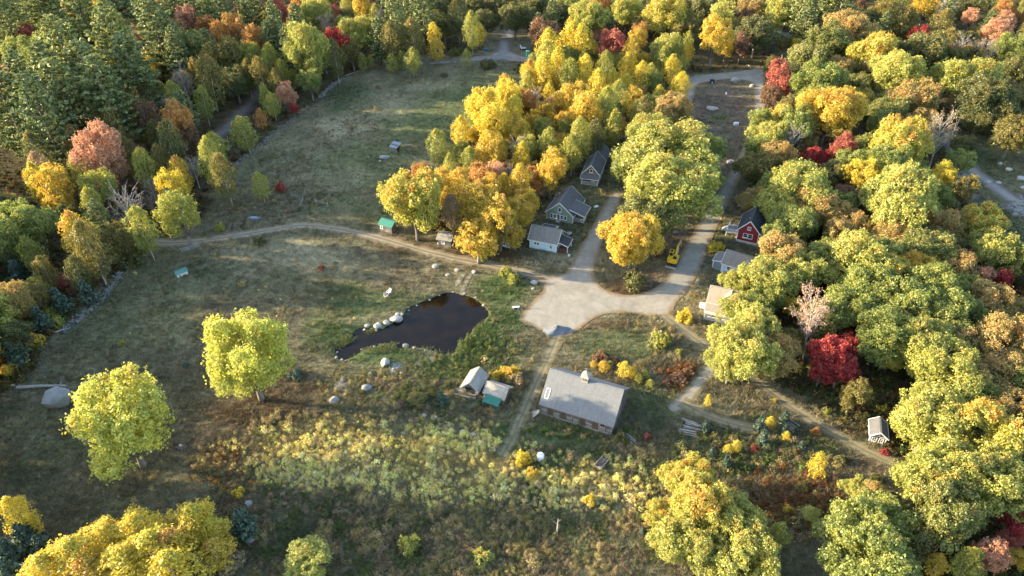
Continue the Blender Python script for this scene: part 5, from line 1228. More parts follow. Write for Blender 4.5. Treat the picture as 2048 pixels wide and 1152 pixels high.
# ---- chicken coop
a, ang, w = base(320+205/5.69, 380+1000/5.69, 320+318/5.69, 380+955/5.69)
Ck = House('chicken_coop', 'low white chicken coop with a green roof alone in the near meadow', 'coop', a, ang, 2.3, 1.5, .85, 1.3, 'x')
Ck.walls(surf('white_coop', (.68,.67,.60), (.58,.57,.5), 3)).roof(surf('green_coop_roof', (.07,.17,.14), (.09,.20,.165), 3, .6), .18, .05)
m = MB(); Ck.panel(m, 'f', .3, .75, .1, .6, 0, .03); m.put('hatch', GREYWOOD, Ck.r)
# ---- shed behind the red cottage, half-hidden house in the far wood
a, ang, w = base(1476, 413, 1491, 417)
Ts = House('garden_shed', 'small pale shed behind the red cottage at the wood edge', 'shed', a, ang, 2.6, 3.2, 1.9, 2.8, 'y')
Ts.walls(paint('oatmeal_boards', (.36,.31,.24))).roof(SH_OLD, .25, .09, TRIM).corners(TRIM); Ts.window('f', .9, .8, .6, .6)
a = at(1524, 88)
Fh = House('wood_house', 'grey-roofed low house half hidden in the far wood beyond the loop road', 'house', a, -.25, 9, 6, 2.3, 4.0, 'x')
Fh.walls(paint('grey_house_wall', (.2,.2,.2))).roof(SH_SLATE, .4, .14, TRIM); Fh.window('f', 2, .9, .9, 1.1); Fh.window('f', 6, .9, .9, 1.1)
# ---- teal portable toilet
t = root('portable_toilet', 'teal portable toilet beside the upper road fork', 'toilet', at(1056, 114), .1)
TEAL = surf('teal_plastic', (.03,.42,.30), (.025,.36,.26), 2, .45)
m = MB(); m.box((-.6,-.6,0), (.6,.6,2.15)); m.put('cabin', TEAL, t)
m = MB(); m.hexa([(-.66,-.66,2.15),(.66,-.66,2.15),(.66,.66,2.15),(-.66,.66,2.15)], [(-.5,-.5,2.4),(.5,-.5,2.4),(.5,.5,2.4),(-.5,.5,2.4)]); m.put('roof', surf('pale_teal_roof', (.25,.5,.42), (.2,.44,.36)), t)
m = MB(); m.box((-.45,-.64,.15), (.45,-.605,2.0)); dd = m.put('door', TEAL, t); m = MB(); m.box((.3,-.68,1.0), (.38,-.642,1.2)); m.put('handle', DARK, dd)

# ================================================================== THE EXCAVATOR
YEL = surf('machine_yellow', (.62,.40,.015), (.52,.33,.02), 2, .45, spec=.4); IRON = surf('worn_iron', (.07,.065,.06), (.13,.115,.10), 3, .75); BLADE = surf('bare_blade_steel', (.36,.33,.30), (.26,.22,.19), 3, .6)
RUB = surf('track_rubber', (.03,.028,.026), (.07,.06,.05), 3, .95)
_a, _b2 = at(1331, 536), at(1349, 540); _g = (_a+_b2)/2
ex = root('excavator', 'yellow tracked excavator with its boom stretched away, parked on the dirt', 'excavator', (0, 0, 0), 0)
_ang = math.atan2((_b2-_a).y, (_b2-_a).x); ex.location = _g+Vector((-math.sin(_ang)*2.6, math.cos(_ang)*2.6, 0)); ex.rotation_euler = (0, 0, _ang); ex.scale = (.93, .93, .93)
for s in (-1, 1):
    prof = [(-1.5,.0),(1.3,.0),(1.6,.2),(1.65,.5),(1.45,.75),(-1.6,.75),(-1.85,.5),(-1.8,.2)]
    m = MB(); m.prism_x(prof, s*.95-.27, s*.95+.27); tr_ = m.put('track', RUB, ex)
    m = MB(); m.box((s*.95-.29, -1.2, .25), (s*.95+.29, 1.1, .5))
    for y in (-1.4, 1.25): m.tube([(s*.95-.3, y, .38), (s*.95+.3, y, .38)], .3, 10)
    m.put('track_frame', IRON, tr_)
    m = MB()
    for k in range(14): y = -1.55+k*.22; m.box((s*.95-.28, y, .74), (s*.95+.28, y+.1, .79))
    m.put('track_pads', RUB, tr_)
m = MB(); m.hexa([(-1.25,-2.75,.02),(1.25,-2.75,.02),(1.25,-2.6,.02),(-1.25,-2.6,.02)], [(-1.25,-2.85,.5),(1.25,-2.85,.5),(1.25,-2.6,.55),(-1.25,-2.6,.55)]); m.put('dozer_blade', BLADE, ex)
m = MB()
for x in (-.5, .5): m.bar((x, -2.65, .35), (x, -1.0, .5), .16)
m.put('blade_arm', IRON, ex)
m = MB(); m.tube([(0, 0, .6), (0, 0, .98)], .62, 14); m.put('turntable', IRON, ex)
pr = [(-1.18,.9)]+[(-1.18+2.36*t, -1.55-.32*math.sin(math.pi*t)) for t in np.linspace(0, 1, 9)]+[(1.18,.9)]
m = MB(); m.prism(pr, .98, 1.95); m.put('engine_housing', YEL, ex)
m = MB(); m.prism([(x*.97, y*.98) for x, y in pr[1:-1]], 1.96, 2.06); m.put('counterweight_cap', YEL, ex)
m = MB(); m.box((-.02, -1.2, 1.952), (.8, -.1, 2.0)); m.put('engine_grille', DARK, ex)
m = MB(); m.tube([(.8, -.9, 1.9), (.8, -.9, 2.45)], .07, 8); m.put('exhaust', IRON, ex)
m = MB()                                                 # cab: frame with glass all round
c0, c1 = (-1.16, -.15), (-.2, 1.25)
for x in (c0[0]+.05, c1[0]-.05):
    for y in (c0[1]+.05, c1[1]-.05): m.bar((x, y, 1.2), (x, y, 2.85), .1)
m.box((c0[0], c0[1], 2.85), (c1[0], c1[1], 2.97)); m.box((c0[0], c0[1], .98), (c1[0], c1[1], 1.35))
cb = m.put('cab', YEL, ex)
for a, b in (((c0[0]+.02, c0[1]+.1, 1.35), (c0[0]+.04, c1[1]-.1, 2.84)), ((c1[0]-.04, c0[1]+.1, 1.35), (c1[0]-.02, c1[1]-.1, 2.84)), ((c0[0]+.1, c0[1]+.02, 1.35), (c1[0]-.1, c0[1]+.04, 2.84)), ((c0[0]+.1, c1[1]-.04, 1.35), (c1[0]-.1, c1[1]-.02, 2.84))):
    m = MB(); m.box(a, b); m.put('pane', GLASS, cb)
m = MB(); m.box((c0[0]+.2, c0[1]+.25, 2.972), (c1[0]-.2, c1[1]-.3, 2.99)); m.put('roof_hatch', GLASS, cb)
def arm(name, pts, w, mat, par):
    m = MB()
    for (p, h0), (q, h1) in zip(pts[:-1], pts[1:]):
        p = np.array(p); q = np.array(q); d = (q-p)/np.linalg.norm(q-p); n = np.array([0, -d[2], d[1]])
        f = lambda c, h: [c+np.array([-w/2,0,0])-n*h/2, c+np.array([w/2,0,0])-n*h/2, c+np.array([w/2,0,0])+n*h/2, c+np.array([-w/2,0,0])+n*h/2]
        m.hexa(f(p, h0), f(q, h1))
    return m.put(name, mat, par)
bx = .28
bm = arm('boom', [((bx, .7, 1.5), .55), ((bx, 2.5, 3.35), .62), ((bx, 5.3, 3.1), .34)], .36, YEL, ex)
arm('stick', [((bx, 4.9, 3.5), .34), ((bx, 5.4, 3.0), .42), ((bx, 6.6, .9), .26)], .26, YEL, ex)
m = MB(); m.tube([(bx-.28, 1.1, 1.5), (bx-.28, 2.4, 2.9)], .08, 8); m.tube([(bx+.28, 1.1, 1.5), (bx+.28, 2.4, 2.9)], .08, 8); m.put('boom_cylinder', STEEL, bm)
m = MB(); m.tube([(bx, 2.5, 3.75), (bx, 4.9, 3.62)], .08, 8); m.put('stick_cylinder', STEEL, bm)
m = MB(); m.prism_x([(6.3,.1),(6.95,.05),(7.05,.5),(6.85,1.0),(6.5,1.0),(6.25,.55)], bx-.4, bx+.4); m.put('bucket', IRON, ex)

# ================================================================== ROCKS, WALLS, LOGS
def rockmat(n, a, b, c): return surf(n, a, b, 1.4, .92, .5, third=c)
RPALE = rockmat('pale_granite', (.33,.32,.29), (.255,.245,.22), (.21,.205,.175)); RGREY = rockmat('grey_granite', (.23,.23,.22), (.165,.165,.158), (.14,.145,.12)); RTAN = rockmat('tan_granite', (.36,.31,.25), (.28,.24,.19), (.22,.20,.155))
RWALL = rockmat('lichened_fieldstone', (.19,.19,.18), (.12,.12,.115), (.10,.11,.085))
def rock_mesh(seed, n=2):
    import bmesh
    rng = np.random.default_rng(seed); bm = bmesh.new(); bmesh.ops.create_icosphere(bm, subdivisions=2, radius=1.0)
    cuts = [(unit(1, rng)[0], rng.uniform(.62, .9)) for _ in range(14)]
    for v in bm.verts:
        p = np.array(v.co)
        for nn, d in cuts:
            e = p@nn-d
            if e > 0: p = p-nn*e*.85
        p = p*(1+.06*math.sin(p[1]*11+seed*2)*math.sin(p[2]*9+p[0]*8))*(1+.05*math.sin(p[0]*7+seed)*math.cos(p[1]*6+p[2]*5)); v.co = p
    me = bpy.data.meshes.new('boulder'); bm.to_mesh(me); bm.free()
    me.materials.append(None); return me
RM = [rock_mesh(s) for s in range(7)]
def boulder(px, py, wpx, mat, label, asp=.8, flat=.62, group=None, i=[0]):
    p = at(px, py); k = float(to_px(p.x, p.y)[2]); s = wpx/F*k/2; i[0] += 1
    o = bpy.data.objects.new('boulder', RM[i[0] % 7]); COL.objects.link(o); o.location = (p.x, p.y, p.z+s*flat*.35)
    o.scale = (s*1.08, s*asp*1.15, s*flat); o.rotation_euler = (RG.uniform(-.12, .12), RG.uniform(-.12, .12), RG.uniform(-.3, .3)); set_mat(o, mat)
    return tag(o, label, 'boulder', group)
boulder(871, 534, 16, RPALE, 'tallest pale egg-shaped boulder uphill of the pond beside the farm track')
boulder(896, 551, 11, RPALE, 'smaller pale boulder between the egg-shaped boulder and the pebble bed')
boulder(915, 541, 12, RTAN, 'tan boulder at the head of the pebble bed above the pond')
boulder(948, 545, 12, RPALE, 'pale boulder topping the twin pebble strips above the pond')
for x, y, w, l, a in ((803,630,10,'small pale boulder ending the row of pond-side boulders',.9), (795,629,10,'little pale boulder tucked behind the end of the pond-side row',.9), (792,640,27,'longest flat pale boulder of the row on the pond shore',.75), (773,646,15,'upright pale boulder beside the longest pond-shore boulder',1.0), (756,653,18,'round pale boulder at the reedy end of the pond-side row',.85), (735,652,12,'broken pale rocks behind the reeds on the pond shore',.8)): boulder(x, y, w, RPALE, l, a, .6)
boulder(770, 728, 20, RPALE, 'big white upright boulder below the pond', 1.0, .95)
for x, y, w, l in ((794,737,6,'small round rock by the pebbles near the white boulder'), (787,738,7,'small grey-white rock against the white boulder'), (803,746,9,'pale rock half hidden by the tan weeds below the pond'), (740,748,10,'low white rock among yellow weeds below the pond')): boulder(x, y, w, RPALE, l)
boulder(669, 802, 23, RGREY, 'smooth grey egg-shaped boulder in the weeds of the near meadow', .75)
boulder(734, 777, 22, RGREY, 'grey dome boulder in the weeds between pond and meadow', .8)
boulder(685, 762, 12, RGREY, 'small grey boulder above the pebble heap in the weeds')
boulder(848, 832, 13, RPALE, 'pale round boulder in the weeds below the hay shed'); boulder(925, 864, 12, RTAN, 'tan boulder in the weedy rock row below the sheds'); boulder(946, 870, 14, RTAN, 'larger tan boulder in the weedy rock row below the sheds'); boulder(966, 871, 11, RPALE, 'white rock at the barn end of the weedy rock row')
boulder(889, 855, 9, RGREY, 'grey rock in the weeds below the white stump'); boulder(808, 868, 12, RGREY, 'flat grey rock by itself in the tall weeds'); boulder(890, 793, 13, RGREY, 'dark boulder beside the spruce left of the sheds')
boulder(120, 806, 58, RGREY, 'huge grey boulder behind the lone meadow tree', .85, .95); boulder(24, 774, 14, RTAN, 'tan rock at the end of the fallen trunk in the meadow')
boulder(1068, 566, 16, RPALE, 'pale boulder in the grass beside the gravel lot'); boulder(1066, 578, 8, RPALE, 'small pale rock just below the boulder beside the gravel lot')
boulder(692, 903, 7, RGREY, 'small rock in dry grass at the edge of the rusty weeds'); boulder(312, 764, 12, RGREY, 'grey rock in grass between the two meadow trees')
boulder(497, 1010, 20, RGREY, 'grey boulder with a dark pole leaning on it'); boulder(500, 1082, 20, RGREY, 'low grey rock in brush beside the yellow birch clump')
boulder(770, 316, 24, RGREY, 'broad lichen-grey outcrop beside the pasture hut', .6, .4); boulder(760, 323, 7, RPALE, 'white rock next to the outcrop by the pasture hut')
boulder(1470, 163, 22, RPALE, 'long pale boulder on the island by the top of the loop road', .6, .55); boulder(1504, 173, 12, RTAN, 'low tan boulder at the corner of the top loop road'); boulder(1425, 218, 26, RTAN, 'low mound of pale soil and rock in the dirt clearing', .8, .3)
boulder(1138, 468, 14, RPALE, 'pale slab rock between the blue cottage and the drive', .9, .4); boulder(1352, 466, 18, RGREY, 'grey stone heap beyond the excavator', .7, .4)
for x, y, w, l in ((1914,326,12,'grey boulder alone near the upper end of the gravel lane'), (1957,365,9,'small boulder closest to the gravel junction of the lane'), (1974,366,15,'square pale boulder in the row across the lane end'), (1996,367,13,'flat boulder next to the square one at the lane end'), (2000,328,11,'boulder under the leaning poles beyond the lane'), (2017,341,16,'big round boulder beyond the gravel lane'), (2040,360,20,'long low boulder at the far side of the gravel patch'), (2046,376,12,'boulder touching the pale gravel patch'), (2040,490,14,'pale boulder below the gravel patch by the wood')): boulder(x, y, w, RPALE, l, .75)
boulder(1330, 782, 9, RPALE, 'white rock at the corner of the rusty bushes behind the barn'); boulder(1320, 780, 8, RGREY, 'grey rock beside the white one behind the barn')
# dropped white stones in the pasture: nothing tells them apart
for x, y in ((700,310),(737,315),(755,250),(796,250),(830,181),(861,187),(832,308),(910,125),(1498,132),(716,355),(672,377),(795,512)): boulder(x, y, 4.5, RPALE, 'small white stone lying in the grass of the upper pasture', .9, .8, 'white stones in the pasture')
_rr = np.random.default_rng(77)
for x, y in ((688,683),(684,697),(676,705),(674,716),(683,721),(693,722),(701,719),(712,709),(722,701),(748,694),(771,690),(786,690),(830,696),(850,700),(872,706),(905,712),(928,700),(948,672),(728,661),(719,668),(816,622),(834,612),(858,600),(880,592),(905,585),(930,588),(952,596),(968,612),(752,661),(783,648)):
    boulder(x+_rr.uniform(-2, 2), y+_rr.uniform(-1, 1), _rr.uniform(3.5, 7.5), RTAN if _rr.random() < .4 else RPALE, 'small angular rock along the edge of the pond', .9, .7, 'small rocks at the pond edge')
boulder(813, 693, 17, RGREY, 'squared dark grey rock on the pond shore below the water', .9, .5)

def stone_wall(name, label, pts, n, lo, hi, wid):
    c = smooth([at(*p) for p in pts], .4); V = []; Fc = []; rng = np.random.default_rng(len(pts)*7+n)
    r = root(name, label, 'wall', (0, 0, 0)); m = MB()
    for i in range(n):
        p = c[int(rng.random()*len(c))]; q = p+rng.normal(size=2)*wid; s = rng.uniform(lo, hi); z = gz1(*q)+s*.3+max(0, rng.normal()*.22)
        e = rng.uniform(.6, 1.2, 3)*s; a = rng.random()*3.14; ca, sa = math.cos(a), math.sin(a); o = len(m.V)
        for sx, sy, sz in ((-1,-1,-1),(1,-1,-1),(1,1,-1),(-1,1,-1),(-.7,-.75,1),(.75,-.7,1),(.7,.75,1),(-.75,.7,1)):
            x, y = sx*e[0]*rng.uniform(.8, 1.1), sy*e[1]*rng.uniform(.8, 1.1); m.V.append((q[0]+x*ca-y*sa, q[1]+x*sa+y*ca, z+sz*e[2]*.6))
        m.F += [tuple(v+o for v in f) for f in ((0,3,2,1),(4,5,6,7),(0,1,5,4),(1,2,6,5),(2,3,7,6),(3,0,4,7))]
    stuff(m.put('fieldstone', RWALL, r))
stone_wall('stone_wall', 'tumbled fieldstone wall between the near meadow and the left wood', [(262,532),(240,552),(212,585),(185,612),(155,640),(130,662)], 230, .12, .38, .55)
stone_wall('stone_wall', 'fieldstone wall along the upper pasture below the wood road', [(470,330),(505,303),(540,275),(568,252),(590,235)], 140, .12, .36, .5)
stone_wall('stone_wall', 'broken stone wall running up to the flat-topped yellow tree', [(640,195),(656,180),(682,160)], 130, .2, .55, .4)
def log(px, py, px2, py2, r, mat, name, label, z=0.0, cat='log', kids=0):
    a, b = at(px, py), at(px2, py2); t = root(name, label, cat, a); d = b-a; m = MB(); mid = d*.5+Vector((0, 0, r*1.6))
    m.tube([(0, 0, r), tuple(mid), (d.x, d.y, d.z+r+z)], [r, r*.8, r*.5], 8); m.put('stem', mat, t)
    for k in range(kids):
        s = d*RG.uniform(.3, .9); q = s+Vector((RG.uniform(-1.5, 1.5), RG.uniform(-1.5, 1.5), RG.uniform(.3, 1.2))); m = MB(); m.tube([tuple(s+Vector((0, 0, r))), tuple(q)], [r*.35, .02], 5); m.put('branch', mat, t)
    return t
log(36, 778, 134, 774, .34, GREYWOOD, 'fallen_log', 'fallen silver tree trunk lying beside the huge boulder', kids=5)
log(112, 666, 140, 658, .2, GREYWOOD, 'fallen_branch', 'grey fallen branches at the lower end of the stone wall', kids=6)
log(1032, 878, 1048, 850, .07, GREYWOOD, 'fence_rail', 'thin rail lying in grass by the barn corner')
log(690, 152, 780, 122, .12, GREYWOOD, 'fence_log', 'long log lying along the woods end of the upper road')
def logpile(px, py, n, L, ang, label):
    t = root('log_pile', label, 'log pile', at(px, py), ang)
    for k in range(n):
        x = RG.uniform(-.4, .4); y = (k-n/2)*.32; m = MB(); z = .12+.1*(k % 3); m.tube([(x-L/2, y, z), (x+L/2, y+RG.uniform(-.3, .3), z)], RG.uniform(.07, .14), 6); m.put('log', GREYWOOD, t)
logpile(1381, 856, 11, 2.8, -.35, 'fan of silver logs on the ground beyond the barn'); logpile(1582, 851, 6, 2.6, -1.0, 'small heap of thin poles beside the spruces near the south track'); logpile(1267, 878, 5, 2.0, -.8, 'few pale sticks in the grass off the barn corner')
for px, py, l in ((363,895,'weathered grey stump with spreading roots in the near meadow'), (872,838,'white bleached stump in the weeds below the hay shed')):
    t = root('tree_stump', l, 'stump', at(px, py)); m = MB(); m.lathe([(.5,0),(.32,.2),(.26,.6),(.2,.62)], 9); m.put('stem', GREYWOOD, t)
    for k in range(6):
        a = k*1.05; m = MB(); m.tube([(0, 0, .2), (math.cos(a)*.6, math.sin(a)*.6, .14), (math.cos(a)*1.2, math.sin(a)*1.2, -.05)], [.14, .09, .03], 5); m.put('root', GREYWOOD, t)
# ================================================================== SMALL THINGS
pl = MB(); rng = np.random.default_rng(2); NR, NA = 9, 26; 
for i in range(NR+1):
    r = i/NR
    for k in range(NA):
        a = 6.283*k/NA; w = 1+.18*math.sin(2*a+1)+.1*math.sin(5*a); pl.V.append((math.cos(a)*r*2.55*w, math.sin(a)*r*1.9*w, 1.15*max(0, 1-r)**.85*(1+.2*math.sin(3*a+4*r))+rng.normal()*.02-.05*r))
for i in range(NR):
    for k in range(NA): pl.F.append((i*NA+k, i*NA+(k+1) % NA, (i+1)*NA+(k+1) % NA, (i+1)*NA+k))
o = pl.put('gravel_pile', surf('crushed_stone', (.155,.165,.178), (.11,.12,.135), 5, .95, .8), None, True); o.location = at(1114, 662); o['kind'] = 'thing'; tag(o, 'pile of blue-grey crushed stone at the edge of the gravel lot', 'gravel pile')
t = root('water_tank', 'white plastic tank standing in the grass below the barn', 'tank', at(1081, 918)); WHITE = surf('white_plastic', (.74,.76,.78), (.66,.68,.70), 2, .5)
m = MB(); m.lathe([(.05,0),(.58,.0),(.6,.1),(.6,.95),(.52,1.12),(.2,1.2),(.02,1.2)], 18); m.put('body', WHITE, t); m = MB(); m.lathe([(.01,1.19),(.18,1.19),(.18,1.27),(.01,1.28)], 12); m.put('lid', STEEL, t)
t = root('cart', 'old open cart full of brush in the grass below the barn', 'cart', at(1203, 930), .9)
m = MB(); m.box((-1.1,-.6,.35), (1.1,.6,.42)); m.put('bed', GREYWOOD, t)
for y in (-.62, .56): m = MB(); m.box((-1.1, y, .42), (1.1, y+.06, .85)); m.put('side_board', GREYWOOD, t)
for y in (-.75, .75): m = MB(); m.tube([(-.2, y-.06, .35), (-.2, y+.06, .35)], .36, 12); m.put('wheel', IRON, t)
m = MB(); m.bar((1.1, 0, .4), (2.2, 0, .5), .09); m.put('drawbar', GREYWOOD, t)
m = MB()
for k in range(14): m.bar((RG.uniform(-.9, .9), RG.uniform(-.5, .5), .45), (RG.uniform(-1, 1), RG.uniform(-.6, .6), RG.uniform(.7, 1.1)), .06)
stuff(m.put('brush_load', BROWNWOOD, t))
t = root('dead_snag', 'thin bleached dead snag standing in the near weeds', 'snag', at(1114, 1065)); m = MB(); m.tube([(0,0,-.2),(.05,.05,1.6),(.1,0,3.4)], [.13,.1,.04], 7); m.put('stem', BARKP, t)
for a in ((.05,.05,1.9,-.7,.2,2.6), (.1,0,2.7,.5,-.1,3.3)): m = MB(); m.tube([a[:3], a[3:]], [.05,.015], 5); m.put('branch', BARKP, t)
t = root('leaning_pole', 'dark pole leaning on the grey boulder in the brush', 'pole', at(488, 1012)); m = MB(); m.tube([(-.9,.6,1.1),(1.0,-.5,.1)], [.07,.1], 6); m.put('stem', surf('charred_pole', (.03,.028,.025), (.05,.045,.04), 3, .9), t)
def chair(px, py, rz, mat, label):
    t = root('lawn_chair', label, 'chair', at(px, py), rz)
    m = MB(); m.slab([(-.28,-.3,.42),(.28,-.3,.42),(.28,.25,.32),(-.28,.25,.32)], .04); m.put('seat', mat, t)
    m = MB(); m.slab([(-.28,.22,.32),(.28,.22,.32),(.3,.55,1.05),(-.3,.55,1.05)], .04); m.put('backrest', mat, t)
    for s in (-1, 1):
        m = MB(); m.box((s*.36-.06,-.35,.58), (s*.36+.06,.35,.62)); m.put('armrest', mat, t)
        m = MB(); m.bar((s*.33,-.3,0), (s*.33,-.3,.58), .07); m.put('leg', mat, t); m = MB(); m.bar((s*.33,.4,0), (s*.33,.2,.4), .07); m.put('leg', mat, t)
WOODP = surf('sun_bleached_chair', (.50,.42,.33), (.42,.35,.27), 3, .8)
chair(772, 595, .5, WOODP, 'tan low-slung lawn chair facing the pond, nearer its water'); chair(778, 587, -.7, WHITE, 'white upright lawn chair behind the tan one above the pond')
t = root('bench', 'white bench with a dark post at the grass edge beside the gravel lot', 'bench', at(1032, 617), .1)
m = MB(); m.box((-.7,-.25,.42), (.7,.25,.48)); m.put('seat', WHITE, t)
for x in (-.55,.55): m = MB(); m.box((x-.05,-.22,0), (x+.05,.22,.42)); m.put('leg', WHITE, t)
m = MB(); m.bar((0,.3,0), (0,.3,1.5), .12); m.put('post', IRON, t)
def boat(px, py, L, rz, ca, label, name='upturned_boat'):
    m = MB(); n = 9; o = root(name, label, 'boat', at(px, py), rz)
    for i in range(n+1):
        t = i/n*2-1; w = .5*(1-abs(t)**2.4)+.03; h = .38*(1-abs(t)**3)+.05
        for a in np.linspace(0, math.pi, 7): m.V.append((t*L/2, math.cos(a)*w, math.sin(a)*h))
    for i in range(n):
        for k in range(6): m.F.append((i*7+k, (i+1)*7+k, (i+1)*7+k+1, i*7+k+1))
    m.put('hull', ca, o, True); k = MB(); k.bar((-L/2*.85,0,.38), (L/2*.85,0,.38), .06); k.put('keel', IRON, o)
boat(508, 436, 3.6, -.05, surf('grey_blue_hull', (.20,.25,.33), (.15,.19,.26), 2, .5), 'upturned grey-blue boat in the brush by the farm track')
boat(459, 393, 3.6, .75, surf('teal_hull', (.03,.17,.12), (.02,.13,.10), 2, .5), 'upturned dark teal boat at the wood edge')
def gate(pts, label, name='metal_gate', mat=STEEL, rails=4, h=1.15, cat='gate'):
    P = [at(*p) for p in pts]; t = root(name, label, cat, P[0])
    for p in P:
        q = p-P[0]; m = MB(); m.tube([(q.x, q.y, q.z-.2), (q.x, q.y, q.z+h+.15)], .07, 6); m.put('post', mat, t)
    for a, b in zip(P[:-1], P[1:]):
        a, b = a-P[0], b-P[0]
        for k in range(rails):
            z = h*(k+.6)/rails; m = MB(); m.tube([(a.x, a.y, a.z+z), (b.x, b.y, b.z+z)], .035, 5); m.put('rail', mat, t)
gate([(362,505),(400,494)], 'silver metal field gate beside the farm track near the coop'); gate([(584,394),(607,400),(600,416)], 'wooden rail fence corner in the brush above the farm track', 'rail_fence', GREYWOOD, 3, 1.1, 'fence'); gate([(632,406),(656,413)], 'pale wooden bar gate standing open above the farm track bend', 'bar_gate', surf('pale_bar', (.5,.45,.38), (.4,.36,.3)), 1, 1.3)
gate([(345,500),(362,505)], 'low grey wire fence stub touching the silver gate', 'fence_stub', GREYWOOD, 2, .9, 'fence'); gate([(540,441),(570,436),(604,428)], 'sagging thin fence beside the upturned grey-blue boat', 'sagging_fence', GREYWOOD, 1, .8, 'fence')
t = root('storage_box', 'white storage box with a dark lid hole in the dirt clearing', 'box', at(1472, 250), .1); t.scale = (.8, .8, .8); m = MB(); m.box((-.85,-.55,0), (.85,.55,.85)); m.put('body', WHITE, t); m = MB(); m.box((-.9,-.6,.85), (.9,.6,.95)); m.put('lid', WHITE, t); m = MB(); m.box((.3,-.1,.951), (.6,.2,.975)); m.put('vent', DARK, t)
t = root('covered_grill', 'black covered grill with one white panel at the top loop road', 'grill', at(1424, 166)); m = MB(); m.hexa([(-.8,-.4,0),(.8,-.4,0),(.8,.4,0),(-.8,.4,0)], [(-.6,-.3,1.2),(.6,-.3,1.2),(.6,.3,1.3),(-.6,.3,1.3)]); m.put('cover', surf('black_cover', (.02,.02,.022), (.035,.035,.04), 3, .6), t); m = MB(); m.box((-.3,-.52,.15), (.1,-.45,.6)); m.put('panel', WHITE, t)
t = root('well_ring', 'pale concrete well ring with a dark hole beside the loop road', 'well ring', at(1461, 326)); m = MB(); m.lathe([(.4,0),(1.05,0),(1.05,.55),(.95,.6),(.42,.6)], 20); m.put('ring', CONC, t); m = MB(); m.lathe([(.02,.601),(.4,.601),(.4,.615),(.02,.615)], 16); m.put('cover', DARK, t)  # no lid: the black disc stands in for the unlit hole
t = root('utility_trailer', 'dark utility trailer with white panels behind the portable toilet', 'trailer', at(1046, 98), .15)
m = MB(); m.box((-.9,-1.6,.5), (.9,1.6,.62)); m.put('bed', IRON, t); m = MB(); m.box((-.9,-1.62,.62), (-.84,1.6,1.4)); m.put('side_panel', WHITE, t); m = MB(); m.box((.84,-1.6,.62), (.9,1.6,1.3)); m.put('side_panel', IRON, t); m = MB(); m.box((-.84,-1.62,.62), (.84,-1.56,1.2)); m.put('tailgate', WHITE, t)
for x in (-1.0, 1.0): m = MB(); m.tube([(x-.1,0,.36),(x+.1,0,.36)], .36, 12); m.put('wheel', RUB, t)
m = MB(); m.bar((0,1.6,.5), (0,2.8,.45), .1); m.put('drawbar', IRON, t)
t = root('plastic_drum', 'blue plastic drum lying among brush by the upper road fork', 'drum', at(972, 101), .3); m = MB(); m.tube([(-.8,0,.42),(-.4,0,.42),(0,0,.42),(.8,0,.42)], [.36,.42,.42,.38], 14); m.put('body', surf('blue_drum', (.06,.14,.32), (.05,.11,.26), 3, .45), t)
t = root('camp_chair', 'small white chair in the bare dirt of the upper clearing', 'chair', at(1452, 190)); m = MB(); m.box((-.25,-.25,.4), (.25,.25,.45)); m.put('seat', WHITE, t); m = MB(); m.box((-.25,.22,.45), (.25,.27,.95)); m.put('backrest', WHITE, t)
for x in (-.22,.22):
    for y in (-.22,.22): m = MB(); m.bar((x, y, 0), (x, y, .4), .05); m.put('leg', WHITE, t)
t = root('propane_tank', 'white propane tank in the grass beside the green cottage drive', 'tank', at(1192, 416), .4); m = MB(); m.tube([(-.6,0,.4),(-.5,0,.4),(.5,0,.4),(.6,0,.4)], [.12,.3,.3,.12], 12); m.put('body', WHITE, t); m = MB(); m.box((-.4,-.12,0), (-.3,.12,.2)); m.box((.3,-.12,0), (.4,.12,.2)); m.put('foot', IRON, t)
t = root('bucket', 'white bucket by the blue cottage drive', 'bucket', at(1138, 514)); m = MB(); m.lathe([(.02,0),(.22,0),(.28,.6),(.24,.6),(.2,.1),(.02,.1)], 14); m.put('body', WHITE, t)
t = root('bucket', 'white bucket leaning at the corner of the weathered shed', 'bucket', at(878, 490)); m = MB(); m.lathe([(.02,0),(.25,0),(.32,.7),(.26,.7),(.22,.1),(.02,.1)], 14); m.put('body', WHITE, t)
t = root('ladder', 'ladder lying in the pasture beside the hut', 'ladder', at(818, 290), .15)
for y in (-.25,.25): m = MB(); m.bar((-1.2,y,.1),(1.2,y,.1),.08); m.put('rail', GREYWOOD, t)
for k in range(6): m = MB(); m.bar((-1+.4*k,-.25,.1),(-1+.4*k,.25,.1),.06); m.put('rung', GREYWOOD, t)

# ================================================================== GROUND COVER (what nobody could count)
def cover_mat(name, tr=.25, var=.5):
    m = bpy.data.materials.new(name); m.use_nodes = True; nt = m.node_tree; nt.nodes.clear()
    at_ = N(nt, 'ShaderNodeAttribute', attribute_name='col', attribute_type='INSTANCER').outputs['Color']
    tn = N(nt, 'ShaderNodeAttribute', attribute_name='tint'); sp = N(nt, 'ShaderNodeSeparateColor'); nt.links.new(tn.outputs['Color'], sp.inputs[0])
    k = math_n(nt, 'MULTIPLY_ADD', sp.outputs[1], var); nt.nodes[-1].inputs[2].default_value = 1-var/2
    hv = N(nt, 'ShaderNodeHueSaturation'); nt.links.new(k, hv.inputs['Value']); nt.links.new(at_, hv.inputs['Color'])
    d = N(nt, 'ShaderNodeBsdfDiffuse'); t = N(nt, 'ShaderNodeBsdfTranslucent'); mx = N(nt, 'ShaderNodeMixShader'); mx.inputs[0].default_value = tr
    nt.links.new(hv.outputs[0], d.inputs[0]); nt.links.new(hv.outputs[0], t.inputs[0]); nt.links.new(d.outputs[0], mx.inputs[1]); nt.links.new(t.outputs[0], mx.inputs[2])
    o = N(nt, 'ShaderNodeOutputMaterial'); nt.links.new(mx.outputs[0], o.inputs[0]); return m
